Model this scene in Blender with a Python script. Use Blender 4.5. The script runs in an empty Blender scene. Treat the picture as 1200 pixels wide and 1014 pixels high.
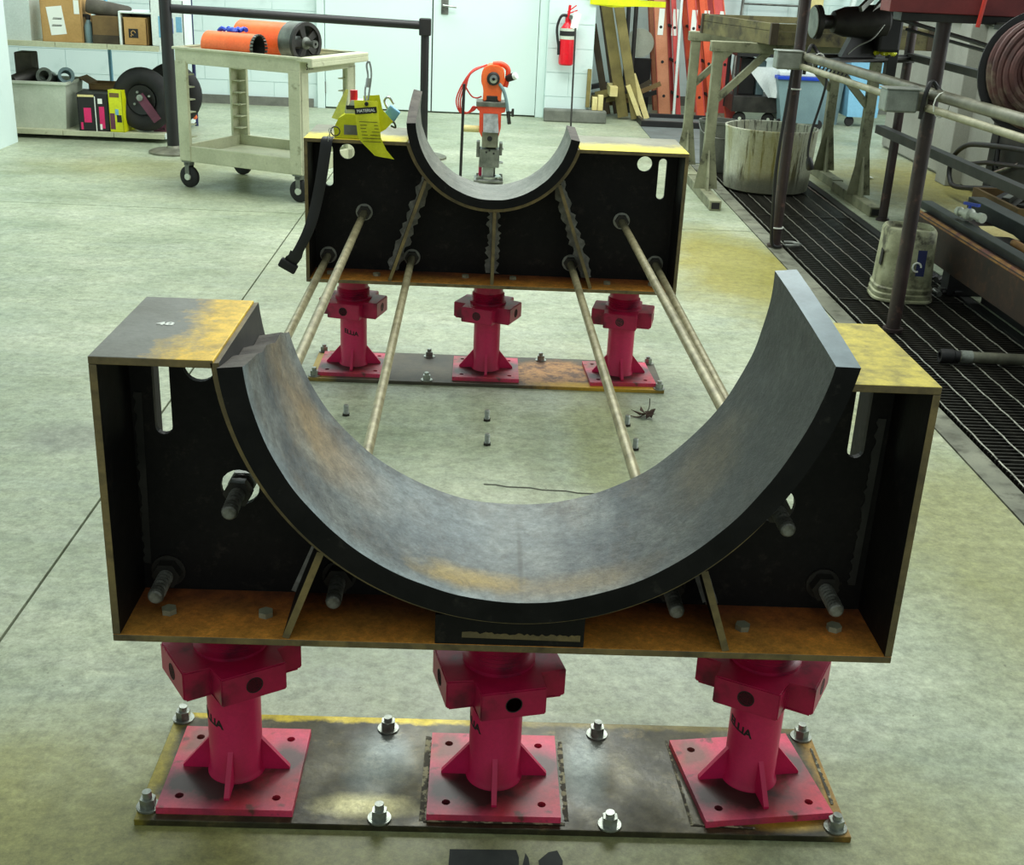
import bpy, bmesh, math, random
from mathutils import Vector, Matrix, noise
random.seed(7)
PI = math.pi
SC = bpy.context.scene
COL = SC.collection

# ------------------------------------------------------------------ camera, world, lights
cam_d = bpy.data.cameras.new('camera')
cam = bpy.data.objects.new('camera', cam_d)
COL.objects.link(cam)
SC.camera = cam
F_PX = 1409.9
cam_d.sensor_fit = 'HORIZONTAL'
cam_d.sensor_width = 36.0
cam_d.lens = 36.0 * F_PX / 1200.0
cam_d.clip_start = 0.05
cam_d.clip_end = 60
_pt, _ro, _ya = math.radians(-21.824), math.radians(2.720), math.radians(-1.930)
_fw = Vector((-math.sin(_ya) * math.cos(_pt), math.cos(_ya) * math.cos(_pt), math.sin(_pt)))
_r = Vector((math.cos(_ya), math.sin(_ya), 0))
_u = _r.cross(_fw)
_r2 = math.cos(_ro) * _r + math.sin(_ro) * _u
_u2 = -math.sin(_ro) * _r + math.cos(_ro) * _u
_m = Matrix((( _r2.x, _u2.x, -_fw.x, -0.0615), (_r2.y, _u2.y, -_fw.y, -1.6217), (_r2.z, _u2.z, -_fw.z, 1.3826), (0, 0, 0, 1)))
cam.matrix_world = _m

world = bpy.data.worlds.new('world')
SC.world = world
world.use_nodes = True
bg = world.node_tree.nodes['Background']
bg.inputs[0].default_value = (0.80, 0.93, 0.90, 1)
bg.inputs[1].default_value = 0.38


def area(name, loc, rot, sx, sy, power, col=(1, 1, 1)):
    d = bpy.data.lights.new(name, 'AREA')
    d.shape = 'RECTANGLE'
    d.size = sx
    d.size_y = sy
    d.energy = power
    d.color = col
    o = bpy.data.objects.new(name, d)
    o.location = loc
    o.rotation_euler = rot
    COL.objects.link(o)
    return o


area('ceiling_lamp_front', (0.6, 2.6, 4.4), (0, 0, 0), 2.4, 1.4, 75, (0.97, 1.0, 0.90))
area('ceiling_lamp_middle', (0.2, 5.4, 4.4), (0, 0, 0), 3.0, 1.6, 150, (0.95, 1.0, 0.94))
area('bay_door_daylight', (6.4, 5.0, 2.9), (0, math.radians(72), 0), 3.2, 6.0, 230, (0.93, 1.0, 0.98))
area('ceiling_lamp_back', (-0.6, 8.0, 4.2), (0, 0, 0), 6.0, 1.2, 115, (0.92, 1.0, 1.0))
SC.view_settings.view_transform = 'Standard'
SC.view_settings.look = 'None'
SC.view_settings.exposure = 0.50
SC.view_settings.gamma = 1.0
SC.view_settings.use_curve_mapping = False
SC.cycles.max_bounces = 6
SC.cycles.use_denoising = True


# ------------------------------------------------------------------ material helpers
def lin(c):
    return tuple(((v / 255.0) / 12.92 if v <= 10.3 else (((v / 255.0) + 0.055) / 1.055) ** 2.4) for v in c[:3]) + (1.0,)


class NT:
    def __init__(s, name):
        s.m = bpy.data.materials.new(name)
        s.m.use_nodes = True
        s.t = s.m.node_tree
        s.b = s.t.nodes['Principled BSDF']
        tc = s.t.nodes.new('ShaderNodeTexCoord')
        s.co = tc.outputs['Object']

    def n(s, typ, **kw):
        x = s.t.nodes.new(typ)
        for k, v in kw.items():
            setattr(x, k, v)
        return x

    def put(s, sock, v):
        if hasattr(v, 'is_linked') or isinstance(v, bpy.types.NodeSocket):
            s.t.links.new(v, sock)
        else:
            sock.default_value = v

    def scale(s, v=(1, 1, 1), loc=(0, 0, 0), rot=(0, 0, 0)):
        x = s.n('ShaderNodeMapping')
        s.put(x.inputs['Vector'], s.co)
        x.inputs['Location'].default_value = loc
        x.inputs['Rotation'].default_value = rot
        x.inputs['Scale'].default_value = v
        return x.outputs[0]

    def noise(s, sc=5, det=4, rough=.55, co=None, dist=0):
        x = s.n('ShaderNodeTexNoise')
        s.put(x.inputs['Vector'], co or s.co)
        x.inputs['Scale'].default_value = sc
        x.inputs['Detail'].default_value = det
        x.inputs['Roughness'].default_value = rough
        x.inputs['Distortion'].default_value = dist
        return x.outputs['Fac']

    def rng(s, v, a, b, c=0.0, d=1.0):
        x = s.n('ShaderNodeMapRange')
        s.put(x.inputs[0], v)
        x.inputs[1].default_value = a
        x.inputs[2].default_value = b
        x.inputs[3].default_value = c
        x.inputs[4].default_value = d
        x.clamp = True
        return x.outputs[0]

    def math(s, op, a, b=0.0):
        x = s.n('ShaderNodeMath', operation=op)
        s.put(x.inputs[0], a)
        s.put(x.inputs[1], b)
        return x.outputs[0]

    def mix(s, f, a, b):
        x = s.n('ShaderNodeMix', data_type='RGBA')
        s.put(x.inputs[0], f)
        s.put(x.inputs[6], a)
        s.put(x.inputs[7], b)
        return x.outputs[2]

    def blob(s, c, r, soft=.4, wob=.35, wsc=4.0):
        """noise-edged ellipsoidal patch (a stain or painted sheen with its own shape) -> 0..1"""
        mp = s.scale((1 / r[0], 1 / r[1], 1 / r[2]), (-c[0] / r[0], -c[1] / r[1], -c[2] / r[2]))
        g = s.n('ShaderNodeVectorMath', operation='LENGTH')
        s.put(g.inputs[0], mp)
        nz = s.noise(wsc, 4, .6)
        d = s.math('ADD', g.outputs['Value'], s.math('MULTIPLY', s.math('SUBTRACT', nz, .5), wob * 4))
        return s.rng(d, 1 - soft, 1 + soft, 1, 0)

    def axis(s, i):
        x = s.n('ShaderNodeSeparateXYZ')
        s.put(x.inputs[0], s.co)
        return x.outputs[i]

    def bump(s, h, strength=.3, dist=.002):
        x = s.n('ShaderNodeBump')
        x.inputs['Strength'].default_value = strength
        x.inputs['Distance'].default_value = dist
        s.put(x.inputs['Height'], h)
        s.t.links.new(x.outputs[0], s.b.inputs['Normal'])

    def grit(s, col, amt, sc=70, lo=.36, hi=.64, dark=.35):
        nz = s.rng(s.noise(sc, 8, .85), lo, hi, dark, 1.35)
        x = s.n('ShaderNodeMix', data_type='RGBA', blend_type='MULTIPLY')
        x.inputs[0].default_value = amt
        s.put(x.inputs[6], col)
        s.put(x.inputs[7], nz)
        return x.outputs[2]

    def out(s, col, rough=.5, metal=0.0, spec=None, grit=.3):
        if grit:
            col = s.grit(col, grit)
        s.put(s.b.inputs['Base Color'], col)
        s.put(s.b.inputs['Roughness'], rough)
        s.put(s.b.inputs['Metallic'], metal)
        if spec is not None:
            s.b.inputs['Specular IOR Level'].default_value = spec
        return s.m


def mat(name, c1, c2=None, sc=6, rough=.5, metal=0.0, bump=.15, det=5, lo=.35, hi=.65, c3=None, sc3=14, t3=(.58, .68), spec=None, bsc=60, grit=.2):
    t = NT(name)
    c2 = c2 or tuple(min(255, int(v * .85)) for v in c1)
    n1 = t.noise(sc, det)
    col = t.mix(t.rng(n1, lo, hi), lin(c1), lin(c2))
    if c3:
        col = t.mix(t.rng(t.noise(sc3, 6, .6), *t3), col, lin(c3))
    if bump:
        t.bump(t.noise(bsc, 4), bump, .002)
    return t.out(col, rough, metal, spec, grit=grit if bump else 0)


M = {}
M['black'] = mat('black_paint', (17, 17, 19), (28, 27, 27), 8, .5)
M['rubber'] = mat('black_rubber', (24, 24, 25), (36, 35, 34), 10, .8)
M['chrome'] = mat('bright_metal', (200, 205, 200), (150, 155, 150), 20, .28, 1.0)
M['steel'] = mat('grey_steel', (135, 138, 130), (95, 98, 92), 12, .4, .6)
M['darksteel'] = mat('dark_steel', (58, 56, 52), (36, 35, 33), 10, .5, .3)
M['magenta'] = mat('magenta_paint', (206, 28, 88), (178, 18, 68), 9, .42, c3=(120, 30, 55), sc3=7, t3=(.62, .8))
M['jackhead'] = mat('magenta_grease_shade', (184, 18, 74), (150, 14, 60), 9, .42, c3=(62, 20, 38), sc3=9, t3=(.55, .72))  # dark patches put grease and the cross head's shadow into the paint
t = NT('magenta_base')
c = t.mix(t.rng(t.noise(7, 4), .4, .65), lin((232, 74, 118)), lin((206, 56, 70)))
c = t.mix(t.blob((-.02, -.045, .01), (.115, .06, .2), .5, .35, 14), c, lin((52, 34, 30)))
c = t.mix(t.blob((.085, .02, .01), (.04, .05, .2), .5, .3, 20), c, lin((95, 70, 70)))
c = t.mix(t.math('MULTIPLY', t.blob((-.08, .07, .01), (.03, .05, .2), .5, .4, 24), .8), c, lin((110, 92, 78)))
c = t.mix(t.rng(t.noise(24, 6), .62, .7), c, lin((110, 60, 56)))
M['jackbase'] = t.out(c, .45)
M['beige'] = mat('beige_plastic', (196, 198, 168), (178, 180, 150), 6, .55, c3=(140, 140, 112), sc3=18, t3=(.62, .75))
M['orange'] = mat('orange_paint', (250, 122, 62), (240, 102, 44), 8, .45)
M['redorange'] = mat('red_orange_paint', (232, 84, 50), (208, 66, 38), 8, .45)
M['red'] = mat('extinguisher_red', (228, 20, 40), (205, 14, 30), 5, .3)
M['white'] = mat('white_paint', (225, 235, 230), (210, 222, 216), 5, .5)
M['offwhite'] = mat('off_white_plastic', (205, 212, 195), (188, 196, 178), 6, .5)
M['paper'] = mat('white_paper', (232, 236, 228), (222, 226, 218), 5, .8, bump=0)
M['print'] = mat('black_print', (24, 24, 24), (30, 30, 30), 5, .7, bump=0)
M['whiteprint'] = mat('white_print', (235, 238, 230), (230, 234, 226), 5, .7, bump=0)
M['graypaint'] = mat('grey_wall_paint', (148, 150, 140), (134, 136, 126), 3, .7)
M['slag'] = mat('pale_weld_slag', (150, 146, 116), (62, 58, 44), 60, .8, lo=.42, hi=.5)
M['curb'] = mat('dark_concrete', (120, 122, 112), (92, 95, 86), 6, .85)
M['cardboard'] = mat('cardboard', (186, 148, 92), (168, 132, 78), 5, .85)
M['darkcard'] = mat('dark_cardboard', (120, 96, 58), (92, 72, 44), 5, .85)
M['wood'] = mat('pine_lumber', (138, 126, 74), (104, 94, 54), 5, .8)
M['palewood'] = mat('pale_sawn_wood', (224, 212, 150), (206, 190, 126), 6, .8)
M['darkwood'] = mat('dark_weathered_wood', (72, 62, 44), (50, 42, 30), 6, .85)
M['yellow'] = mat('safety_yellow', (226, 230, 20), (205, 208, 14), 6, .45)
M['yellowtag'] = mat('yellow_tag_vinyl', (226, 228, 24), (212, 212, 20), 10, .5)
M['clearfilm'] = mat('pale_yellow_film', (222, 230, 130), (210, 220, 110), 10, .4)
M['ladderpeach'] = mat('peach_fibreglass', (206, 140, 106), (184, 118, 84), 4, .5)
M['ladderdark'] = mat('brick_red_fibreglass', (150, 62, 48), (126, 50, 40), 4, .5)
M['ladderred'] = mat('red_fibreglass', (214, 92, 88), (192, 72, 70), 4, .5)
M['ladderorange'] = mat('orange_fibreglass', (232, 104, 66), (212, 84, 52), 4, .5)
M['maroon'] = mat('maroon_primer', (122, 46, 46), (96, 34, 36), 5, .55)
M['rackpost'] = mat('dark_brown_pipe', (60, 46, 44), (44, 34, 34), 9, .45, c3=(88, 64, 56), sc3=20)
M['hose'] = mat('dusty_hose', (92, 54, 50), (60, 38, 36), 12, .7, c3=(130, 116, 96), sc3=7, t3=(.5, .7))
M['hosered'] = mat('red_cord', (212, 62, 48), (190, 50, 40), 12, .5)
M['greenwood'] = mat('pale_green_painted_steel', (138, 140, 112), (104, 106, 82), 8, .65, c3=(60, 58, 44), sc3=16, t3=(.58, .7))
M['traywood'] = mat('oily_wood', (112, 106, 66), (74, 68, 42), 7, .7, c3=(44, 40, 28), sc3=12, t3=(.52, .7))
M['blueplastic'] = mat('blue_plastic', (30, 70, 190), (24, 58, 170), 6, .4)
M['lightblue'] = mat('light_blue_plastic', (130, 186, 215), (112, 168, 198), 4, .45)
M['greyblue'] = mat('grey_blue_plastic', (120, 146, 150), (104, 128, 134), 4, .5)
M['navy'] = mat('navy_paint', (34, 42, 92), (26, 32, 74), 6, .45)
M['purple'] = mat('dull_purple_metal', (112, 56, 78), (92, 44, 62), 6, .5)
M['pink'] = mat('hot_pink_print', (226, 40, 110), (206, 30, 96), 6, .6)
M['pipegrey'] = mat('grey_conduit', (126, 126, 108), (96, 96, 82), 14, .45, .3)
M['pipelight'] = mat('dusty_pale_conduit', (160, 158, 132), (128, 126, 104), 14, .5, .2)
M['alum'] = mat('aluminium_box', (158, 164, 156), (132, 138, 130), 14, .45, .5)
M['rod'] = mat('threaded_rod_zinc', (168, 160, 126), (128, 120, 90), 30, .35, .35)
M['washer'] = mat('pale_plain_washer', (168, 168, 156), (120, 120, 110), 20, .5, .1)
M['studend'] = mat('greasy_thread', (158, 158, 148), (84, 82, 74), 40, .45, .25)
M['nutdark'] = mat('dark_nut', (66, 62, 56), (44, 42, 38), 20, .5, .4)
M['boltzinc'] = mat('zinc_bolt', (176, 182, 172), (120, 124, 116), 30, .35, .7)
M['matgrey'] = mat('grey_cover_plate', (110, 118, 116), (92, 100, 98), 4, .6)
M['leaf'] = mat('dry_leaf', (78, 56, 44), (52, 38, 30), 20, .8)
M['tape'] = mat('dark_grey_tape', (52, 58, 54), (38, 44, 42), 20, .8)
M['weld'] = mat('weld_scale', (158, 156, 146), (112, 110, 102), 40, .75, bump=.5)
M['grate'] = mat('dark_grate_steel', (80, 78, 70), (44, 42, 38), 14, .4, .5)
M['gratelight'] = mat('worn_grate_rod', (142, 142, 128), (92, 92, 82), 30, .4, .5)
M['pit'] = mat('drain_pit', (34, 36, 30), (22, 24, 20), 5, .9)
M['cloth'] = mat('white_cloth', (215, 222, 220), (196, 204, 202), 6, .9)
M['greyfabric'] = mat('grey_canvas', (92, 88, 78), (70, 66, 58), 8, .9)

# block wall / door paint
M['wall'] = mat('pale_cyan_wall_paint', (214, 232, 228), (204, 224, 221), 1.4, .6, c3=(196, 216, 212), sc3=5, t3=(.6, .8), bsc=140, grit=.04)
M['door'] = mat('pale_cyan_door_paint', (216, 234, 228), (210, 229, 224), 1.0, .5, bump=.05, grit=.03)

# floor
t = NT('sealed_concrete')
n1 = t.noise(1.3, 6, .6)
c = t.mix(t.rng(n1, .38, .62), lin((140, 151, 124)), lin((176, 184, 156)))
c = t.mix(t.rng(t.noise(5, 8, .72, t.scale((.45, 1.7, 1))), .46, .68, 0, .8), c, lin((156, 166, 146)))
c = t.mix(t.rng(t.noise(2.3, 7, .7, t.scale((.7, 1.3, 1), (4, 2, 0))), .5, .7, 0, .55), c, lin((196, 200, 178)))
c = t.mix(t.rng(t.noise(17, 8, .75), .5, .72, 0, .55), c, lin((112, 120, 92)))
OL = lin((140, 138, 72))
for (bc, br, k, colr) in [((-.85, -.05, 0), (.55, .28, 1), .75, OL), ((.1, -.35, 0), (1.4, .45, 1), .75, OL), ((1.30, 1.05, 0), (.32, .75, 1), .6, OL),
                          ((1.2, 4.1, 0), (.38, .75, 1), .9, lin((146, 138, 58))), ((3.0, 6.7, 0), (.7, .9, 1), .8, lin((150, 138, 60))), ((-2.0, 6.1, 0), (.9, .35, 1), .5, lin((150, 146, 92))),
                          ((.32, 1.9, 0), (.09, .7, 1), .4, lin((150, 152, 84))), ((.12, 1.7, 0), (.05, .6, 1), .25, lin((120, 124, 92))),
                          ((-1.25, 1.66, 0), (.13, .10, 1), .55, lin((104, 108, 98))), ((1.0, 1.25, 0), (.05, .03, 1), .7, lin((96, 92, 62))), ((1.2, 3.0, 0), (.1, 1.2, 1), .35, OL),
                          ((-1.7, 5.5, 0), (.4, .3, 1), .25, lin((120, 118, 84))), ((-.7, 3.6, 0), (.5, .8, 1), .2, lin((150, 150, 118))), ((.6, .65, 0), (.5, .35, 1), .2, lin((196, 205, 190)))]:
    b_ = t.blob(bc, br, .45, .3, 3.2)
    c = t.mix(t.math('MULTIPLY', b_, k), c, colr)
c = t.mix(t.rng(t.noise(46, 2), .74, .78, 0, .7), c, lin((70, 68, 54)))
t.bump(t.noise(90, 5), .12, .002)
c = t.grit(c, .6, 26)
M['floor'] = t.out(c, t.rng(t.noise(3, 5), .35, .7, .38, .62), 0, .5, grit=.35)
M['kerbstrip'] = mat('worn_dark_concrete', (128, 130, 112), (96, 98, 84), 5, .7, c3=(74, 74, 60), sc3=14, t3=(.5, .66))
M['joint'] = mat('joint_filler', (70, 72, 60), (52, 54, 44), 5, .9)

# steel of the saddles
t = NT('black_mill_steel')
c = t.mix(t.rng(t.noise(6, 6), .35, .7), lin((15, 14, 14)), lin((30, 27, 25)))
c = t.mix(t.rng(t.noise(26, 7, .75), .56, .74, 0, .7), c, lin((62, 55, 48)))
t.bump(t.noise(80, 5), .25, .002)
M['mill'] = t.out(c, .6, .1, .25, grit=.6)
t = NT('brown_edge_steel')
c = t.mix(t.rng(t.noise(9, 6), .35, .68), lin((100, 88, 62)), lin((142, 122, 78)))
c = t.mix(t.rng(t.noise(30, 6), .5, .7, 0, .7), c, lin((70, 60, 46)))
M['edge'] = t.out(c, .55, .2)
t = NT('rusty_flange')
n_ = t.noise(9, 7, .65)
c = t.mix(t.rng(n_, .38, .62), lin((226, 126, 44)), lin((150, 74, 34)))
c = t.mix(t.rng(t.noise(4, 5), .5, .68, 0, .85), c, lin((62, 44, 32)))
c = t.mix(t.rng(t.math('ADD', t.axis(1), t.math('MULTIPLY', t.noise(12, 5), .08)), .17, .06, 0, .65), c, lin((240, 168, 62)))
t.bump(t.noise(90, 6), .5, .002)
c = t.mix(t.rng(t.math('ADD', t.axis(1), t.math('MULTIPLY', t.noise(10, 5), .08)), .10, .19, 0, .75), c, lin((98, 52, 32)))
c = t.grit(c, .6, 24)
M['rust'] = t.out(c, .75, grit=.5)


def topmat(name, grey, grey2, ycol, x0, x1, extra=0.0):
    """bare plate with a sprayed yellow zone that fades along x"""
    t = NT(name)
    c = t.mix(t.rng(t.noise(5, 6), .35, .65), lin(grey), lin(grey2))
    nz = t.math('MULTIPLY', t.math('SUBTRACT', t.noise(14, 7, .7), .5), .22)
    v = t.math('ADD', t.axis(0), nz)
    yc = t.mix(t.rng(t.noise(26, 6, .7), .4, .65), lin(ycol), lin(tuple(int(k * .72) for k in ycol)))
    c = t.mix(t.rng(v, x0, x1), c, yc)
    t.bump(t.noise(90, 5), .2, .002)
    return t.out(c, .5, .15)


M['topL'] = topmat('plate_yellow_right', (118, 120, 112), (96, 96, 84), (232, 190, 40), -.53, -.47)
M['topR'] = topmat('plate_yellow_all', (130, 130, 100), (120, 118, 92), (206, 188, 66), .3, .42)
t = NT('plate_far_yellow_front')
c = t.mix(t.rng(t.noise(6, 6), .35, .65), lin((142, 142, 122)), lin((112, 110, 88)))
v = t.math('ADD', t.axis(1), t.math('MULTIPLY', t.math('SUBTRACT', t.noise(12, 6, .7), .5), .25))
c = t.mix(t.rng(v, .17, .06), c, lin((226, 206, 48)))
M['topFar'] = t.out(c, .5, .1)

# near base plate and far base plate
t = NT('near_floor_plate')
c = t.mix(t.rng(t.noise(5, 7, .62), .36, .66), lin((40, 38, 26)), lin((80, 75, 50)))
c = t.mix(t.rng(t.noise(20, 7, .7), .58, .7, 0, .6), c, lin((104, 92, 62)))
sy = t.axis(1)
sx = t.axis(0)
yl = lin((190, 168, 40))
nzz = t.math('MULTIPLY', t.math('SUBTRACT', t.noise(30, 5), .5), .035)
c = t.mix(t.math('MULTIPLY', t.rng(t.math('ADD', sy, nzz), .283, .292), t.rng(sx, .05, -.15, .15, .9)), c, yl)
c = t.mix(t.rng(t.math('ADD', sx, nzz), -.575, -.592, 0, .8), c, lin((150, 138, 52)))
c = t.mix(t.rng(t.math('ADD', sx, nzz), .572, .59, 0, .6), c, lin((170, 130, 50)))
c = t.mix(t.math('MULTIPLY', t.blob((-.225, .05, .01), (.075, .026, .5), .5, .25, 22), .9), c, lin((196, 190, 140)))
c = t.mix(t.math('MULTIPLY', t.blob((-.21, .17, .01), (.05, .08, .5), .5, .3, 10), .55), c, lin((120, 134, 134)))  # grey sheen reflected between left and middle jacks, painted into the plate
c = t.mix(t.math('MULTIPLY', t.blob((.16, .18, .01), (.035, .09, .5), .5, .3, 10), .6), c, lin((128, 140, 138)))  # same painted reflection, right of the middle jack
c = t.mix(t.math('MULTIPLY', t.blob((-.51, .04, .01), (.1, .02, .5), .5, .3, 14), .7), c, lin((170, 130, 46)))
c = t.mix(t.math('MULTIPLY', t.blob((.5, .035, .01), (.06, .02, .5), .5, .3, 14), .8), c, lin((190, 156, 52)))
t.bump(t.noise(70, 5), .3, .002)
c = t.grit(c, .5, 40)
M['plateNear'] = t.out(c, t.rng(t.noise(6, 5), .4, .65, .28, .6), .35)
t = NT('far_floor_plate')
c = t.mix(t.rng(t.noise(6, 7, .62), .36, .66), lin((58, 56, 48)), lin((92, 84, 66)))
rs = t.mix(t.rng(t.noise(28, 7, .7), .42, .6), lin((176, 128, 72)), lin((96, 62, 38)))
c = t.mix(t.blob((.23, .13, .01), (.17, .14, .6), .25, .25, 9), c, rs)
c = t.mix(t.blob((.42, .02, .01), (.22, .03, .6), .4, .2, 14), c, lin((206, 164, 48)))
c = t.mix(t.blob((-.58, .12, .01), (.06, .16, .6), .4, .3, 12), c, lin((160, 138, 62)))
M['plateFar'] = t.out(c, .55, .25)

# liners
t = NT('liner_near')
n_ = t.noise(7, 8, .68, t.scale((1, .7, 1)))
c = t.mix(t.rng(n_, .38, .62), lin((76, 82, 84)), lin((128, 132, 126)))
c = t.mix(t.rng(t.noise(13, 8, .75, t.scale((1, .6, 1), (2, 0, 1))), .5, .66, 0, .7), c, lin((96, 86, 70)))
c = t.mix(t.rng(t.noise(38, 8, .8), .5, .68, 0, .75), c, lin((46, 47, 46)))
c = t.mix(t.math('MULTIPLY', t.blob((-.31, .2, .26), (.12, .07, .16), .6, .45, 9), .8), c, lin((148, 124, 84)))
c = t.mix(t.math('MULTIPLY', t.blob((-.07, .04, .10), (.07, .03, .06), .5, .5, 16), .8), c, lin((176, 148, 66)))
c = t.mix(t.math('MULTIPLY', t.blob((.1, .02, .11), (.16, .03, .05), .6, .4, 10), .5), c, lin((138, 116, 66)))
c = t.mix(t.math('MULTIPLY', t.blob((-.1, .22, .14), (.22, .12, .1), .6, .3, 4), .55), c, lin((140, 152, 156)))
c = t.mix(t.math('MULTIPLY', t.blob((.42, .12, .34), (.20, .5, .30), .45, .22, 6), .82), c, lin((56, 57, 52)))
c = t.mix(t.math('MULTIPLY', t.blob((.33, .2, .24), (.06, .08, .1), .5, .4, 14), .4), c, lin((112, 98, 68)))
c = t.mix(t.math('MULTIPLY', t.rng(t.math('ADD', t.axis(1), t.math('MULTIPLY', t.noise(12, 5), .03)), .035, -.005), t.rng(t.axis(0), .2, -.1, .0, .6)), c, lin((136, 152, 156)))
c = t.mix(t.math('MULTIPLY', t.blob((.02, .12, .10), (.004, .1, .05), .5, .2, 20), .5), c, lin((62, 60, 50)))
t.bump(t.noise(60, 7, .7), .5, .004)
c = t.grit(c, .6, 30)
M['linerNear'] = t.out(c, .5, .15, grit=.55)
t = NT('liner_far')
c = t.mix(t.rng(t.noise(8, 8, .68), .38, .64), lin((104, 108, 100)), lin((134, 136, 126)))
c = t.mix(t.rng(t.noise(34, 8, .8), .5, .68, 0, .75), c, lin((66, 66, 60)))
t.bump(t.noise(60, 7, .7), .4, .003)
M['linerFar'] = t.out(c, .5, .15, grit=.6)
M['linerface'] = mat('liner_cut_face', (14, 14, 14), (27, 26, 25), 14, .7, bump=.6, c3=(58, 56, 50), sc3=26, t3=(.62, .78), spec=.2)
M['linerend'] = mat('liner_torn_end', (92, 86, 78), (66, 60, 56), 22, .8, bump=.8)
M['linertop'] = mat('liner_smooth_end', (118, 134, 140), (96, 110, 116), 10, .4, .3)

# drum
t = NT('drum_plastic')
c = t.mix(t.rng(t.noise(4, 5), .35, .65), lin((214, 217, 198)), lin((190, 193, 168)))
v = t.noise(9, 6, .7, t.scale((1.6, 1.6, .12)))
c = t.mix(t.rng(v, .52, .66, 0, .75), c, lin((150, 142, 80)))
v = t.noise(16, 6, .7, t.scale((1.6, 1.6, .10), (3, 1, 0)))
c = t.mix(t.rng(v, .52, .59, 0, .92), c, lin((58, 52, 36)))
c = t.mix(t.math('MULTIPLY', t.blob((-.05, -.28, .2), (.14, .2, .3), .5, .3, 10), .6), c, lin((158, 146, 60)))
c = t.mix(t.math('MULTIPLY', t.blob((.05, -.28, .06), (.4, .4, .07), .5, .3, 9), .7), c, lin((70, 70, 56)))
c = t.mix(t.rng(t.math('ADD', t.axis(2), t.math('MULTIPLY', t.noise(9, 4), .1)), .17, .10, 0, .75), c, lin((96, 98, 84)))
M['drum'] = t.out(c, .6)
M['pail'] = mat('dirty_white_pail', (176, 178, 146), (128, 130, 98), 9, .6, c3=(70, 68, 50), sc3=12, t3=(.5, .64))
t = NT('rusty_beam')
c = t.mix(t.rng(t.noise(8, 7, .65), .36, .64), lin((66, 48, 38)), lin((44, 36, 32)))
c = t.mix(t.rng(t.noise(26, 6), .55, .7, 0, .6), c, lin((92, 62, 42)))
M['rustbeam'] = t.out(c, .6, .2)
M['rustedge'] = mat('orange_rust_edge', (164, 122, 62), (122, 84, 48), 12, .7, c3=(120, 76, 66), sc3=6, t3=(.5, .6))
M['flatbar'] = mat('blue_grey_flat_bar', (62, 68, 68), (40, 44, 44), 6, .4, .5)

# ------------------------------------------------------------------ object helpers
MW = {}


def thing(name, label, cat, loc=(0, 0, 0), rz=0.0, group=None):
    o = bpy.data.objects.new(name, None)
    o.empty_display_size = .05
    COL.objects.link(o)
    o.location = loc
    o.rotation_euler = (0, 0, rz)
    o['label'] = label
    o['category'] = cat
    if group:
        o['group'] = group
    MW[o.name] = Matrix.Translation(loc) @ Matrix.Rotation(rz, 4, 'Z')
    return o


def obj(name, bm, m, parent=None, smooth=False, local=False, loc=None, mats=None, label=None):
    """links a bmesh built in world coordinates as one object (local=True: built in the thing's own frame)"""
    bmesh.ops.recalc_face_normals(bm, faces=bm.faces)
    if parent is not None:
        if not local:
            bm.transform(MW[parent.name].inverted())
    elif loc is not None:
        bm.transform(Matrix.Translation(loc).inverted())
    me = bpy.data.meshes.new(name)
    bm.to_mesh(me)
    bm.free()
    for mm in (mats or [m]):
        me.materials.append(mm)
    if smooth:
        me.polygons.foreach_set('use_smooth', [True] * len(me.polygons))
        try:
            me.set_sharp_from_angle(angle=math.radians(38))
        except Exception:
            pass
    o = bpy.data.objects.new(name, me)
    COL.objects.link(o)
    if parent is not None:
        o.parent = parent
        MW[o.name] = MW[parent.name]
    elif loc is not None:
        o.location = loc
        MW[o.name] = Matrix.Translation(loc)
    else:
        MW[o.name] = Matrix.Identity(4)
    if label:
        o['label'] = label
    return o


def tag(o, label, cat, group=None):
    o['label'] = label
    o['category'] = cat
    if group:
        o['group'] = group
    return o


def struct(o):
    o['kind'] = 'structure'
    return o


def dup(root, loc, rz=0.0, label=None, group=None):
    r = root.copy()
    COL.objects.link(r)
    r.location = loc
    r.rotation_euler = (0, 0, rz)
    if label:
        r['label'] = label
    if group:
        r['group'] = group
    for ch in list(root.children):
        c = ch.copy()
        COL.objects.link(c)
        c.parent = r
        for g in list(ch.children):
            d = g.copy()
            COL.objects.link(d)
            d.parent = c
    return r


def B():
    return bmesh.new()


def box(bm, x0, x1, y0, y1, z0, z1, bev=0.0, mi=0, M4=None):
    b = bm if bev == 0 and M4 is None else bmesh.new()
    vs = [b.verts.new((x, y, z)) for x in (x0, x1) for y in (y0, y1) for z in (z0, z1)]
    fs = [(0, 1, 3, 2), (4, 6, 7, 5), (0, 4, 5, 1), (2, 3, 7, 6), (0, 2, 6, 4), (1, 5, 7, 3)]
    for f in fs:
        b.faces.new([vs[i] for i in f]).material_index = mi
    if b is not bm:
        if bev:
            bmesh.ops.bevel(b, geom=list(b.edges), offset=bev, segments=2, affect='EDGES', profile=.5)
        if M4 is not None:
            b.transform(M4)
        join(bm, b)
    return bm


def join(bm, b):
    me = bpy.data.meshes.new('tmp')
    b.to_mesh(me)
    b.free()
    bm.from_mesh(me)
    bpy.data.meshes.remove(me)


def frame(p0, p1):
    z = (Vector(p1) - Vector(p0)).normalized()
    a = Vector((0, 0, 1)) if abs(z.z) < .95 else Vector((1, 0, 0))
    x = a.cross(z).normalized()
    y = z.cross(x)
    return x, y, z


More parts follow.
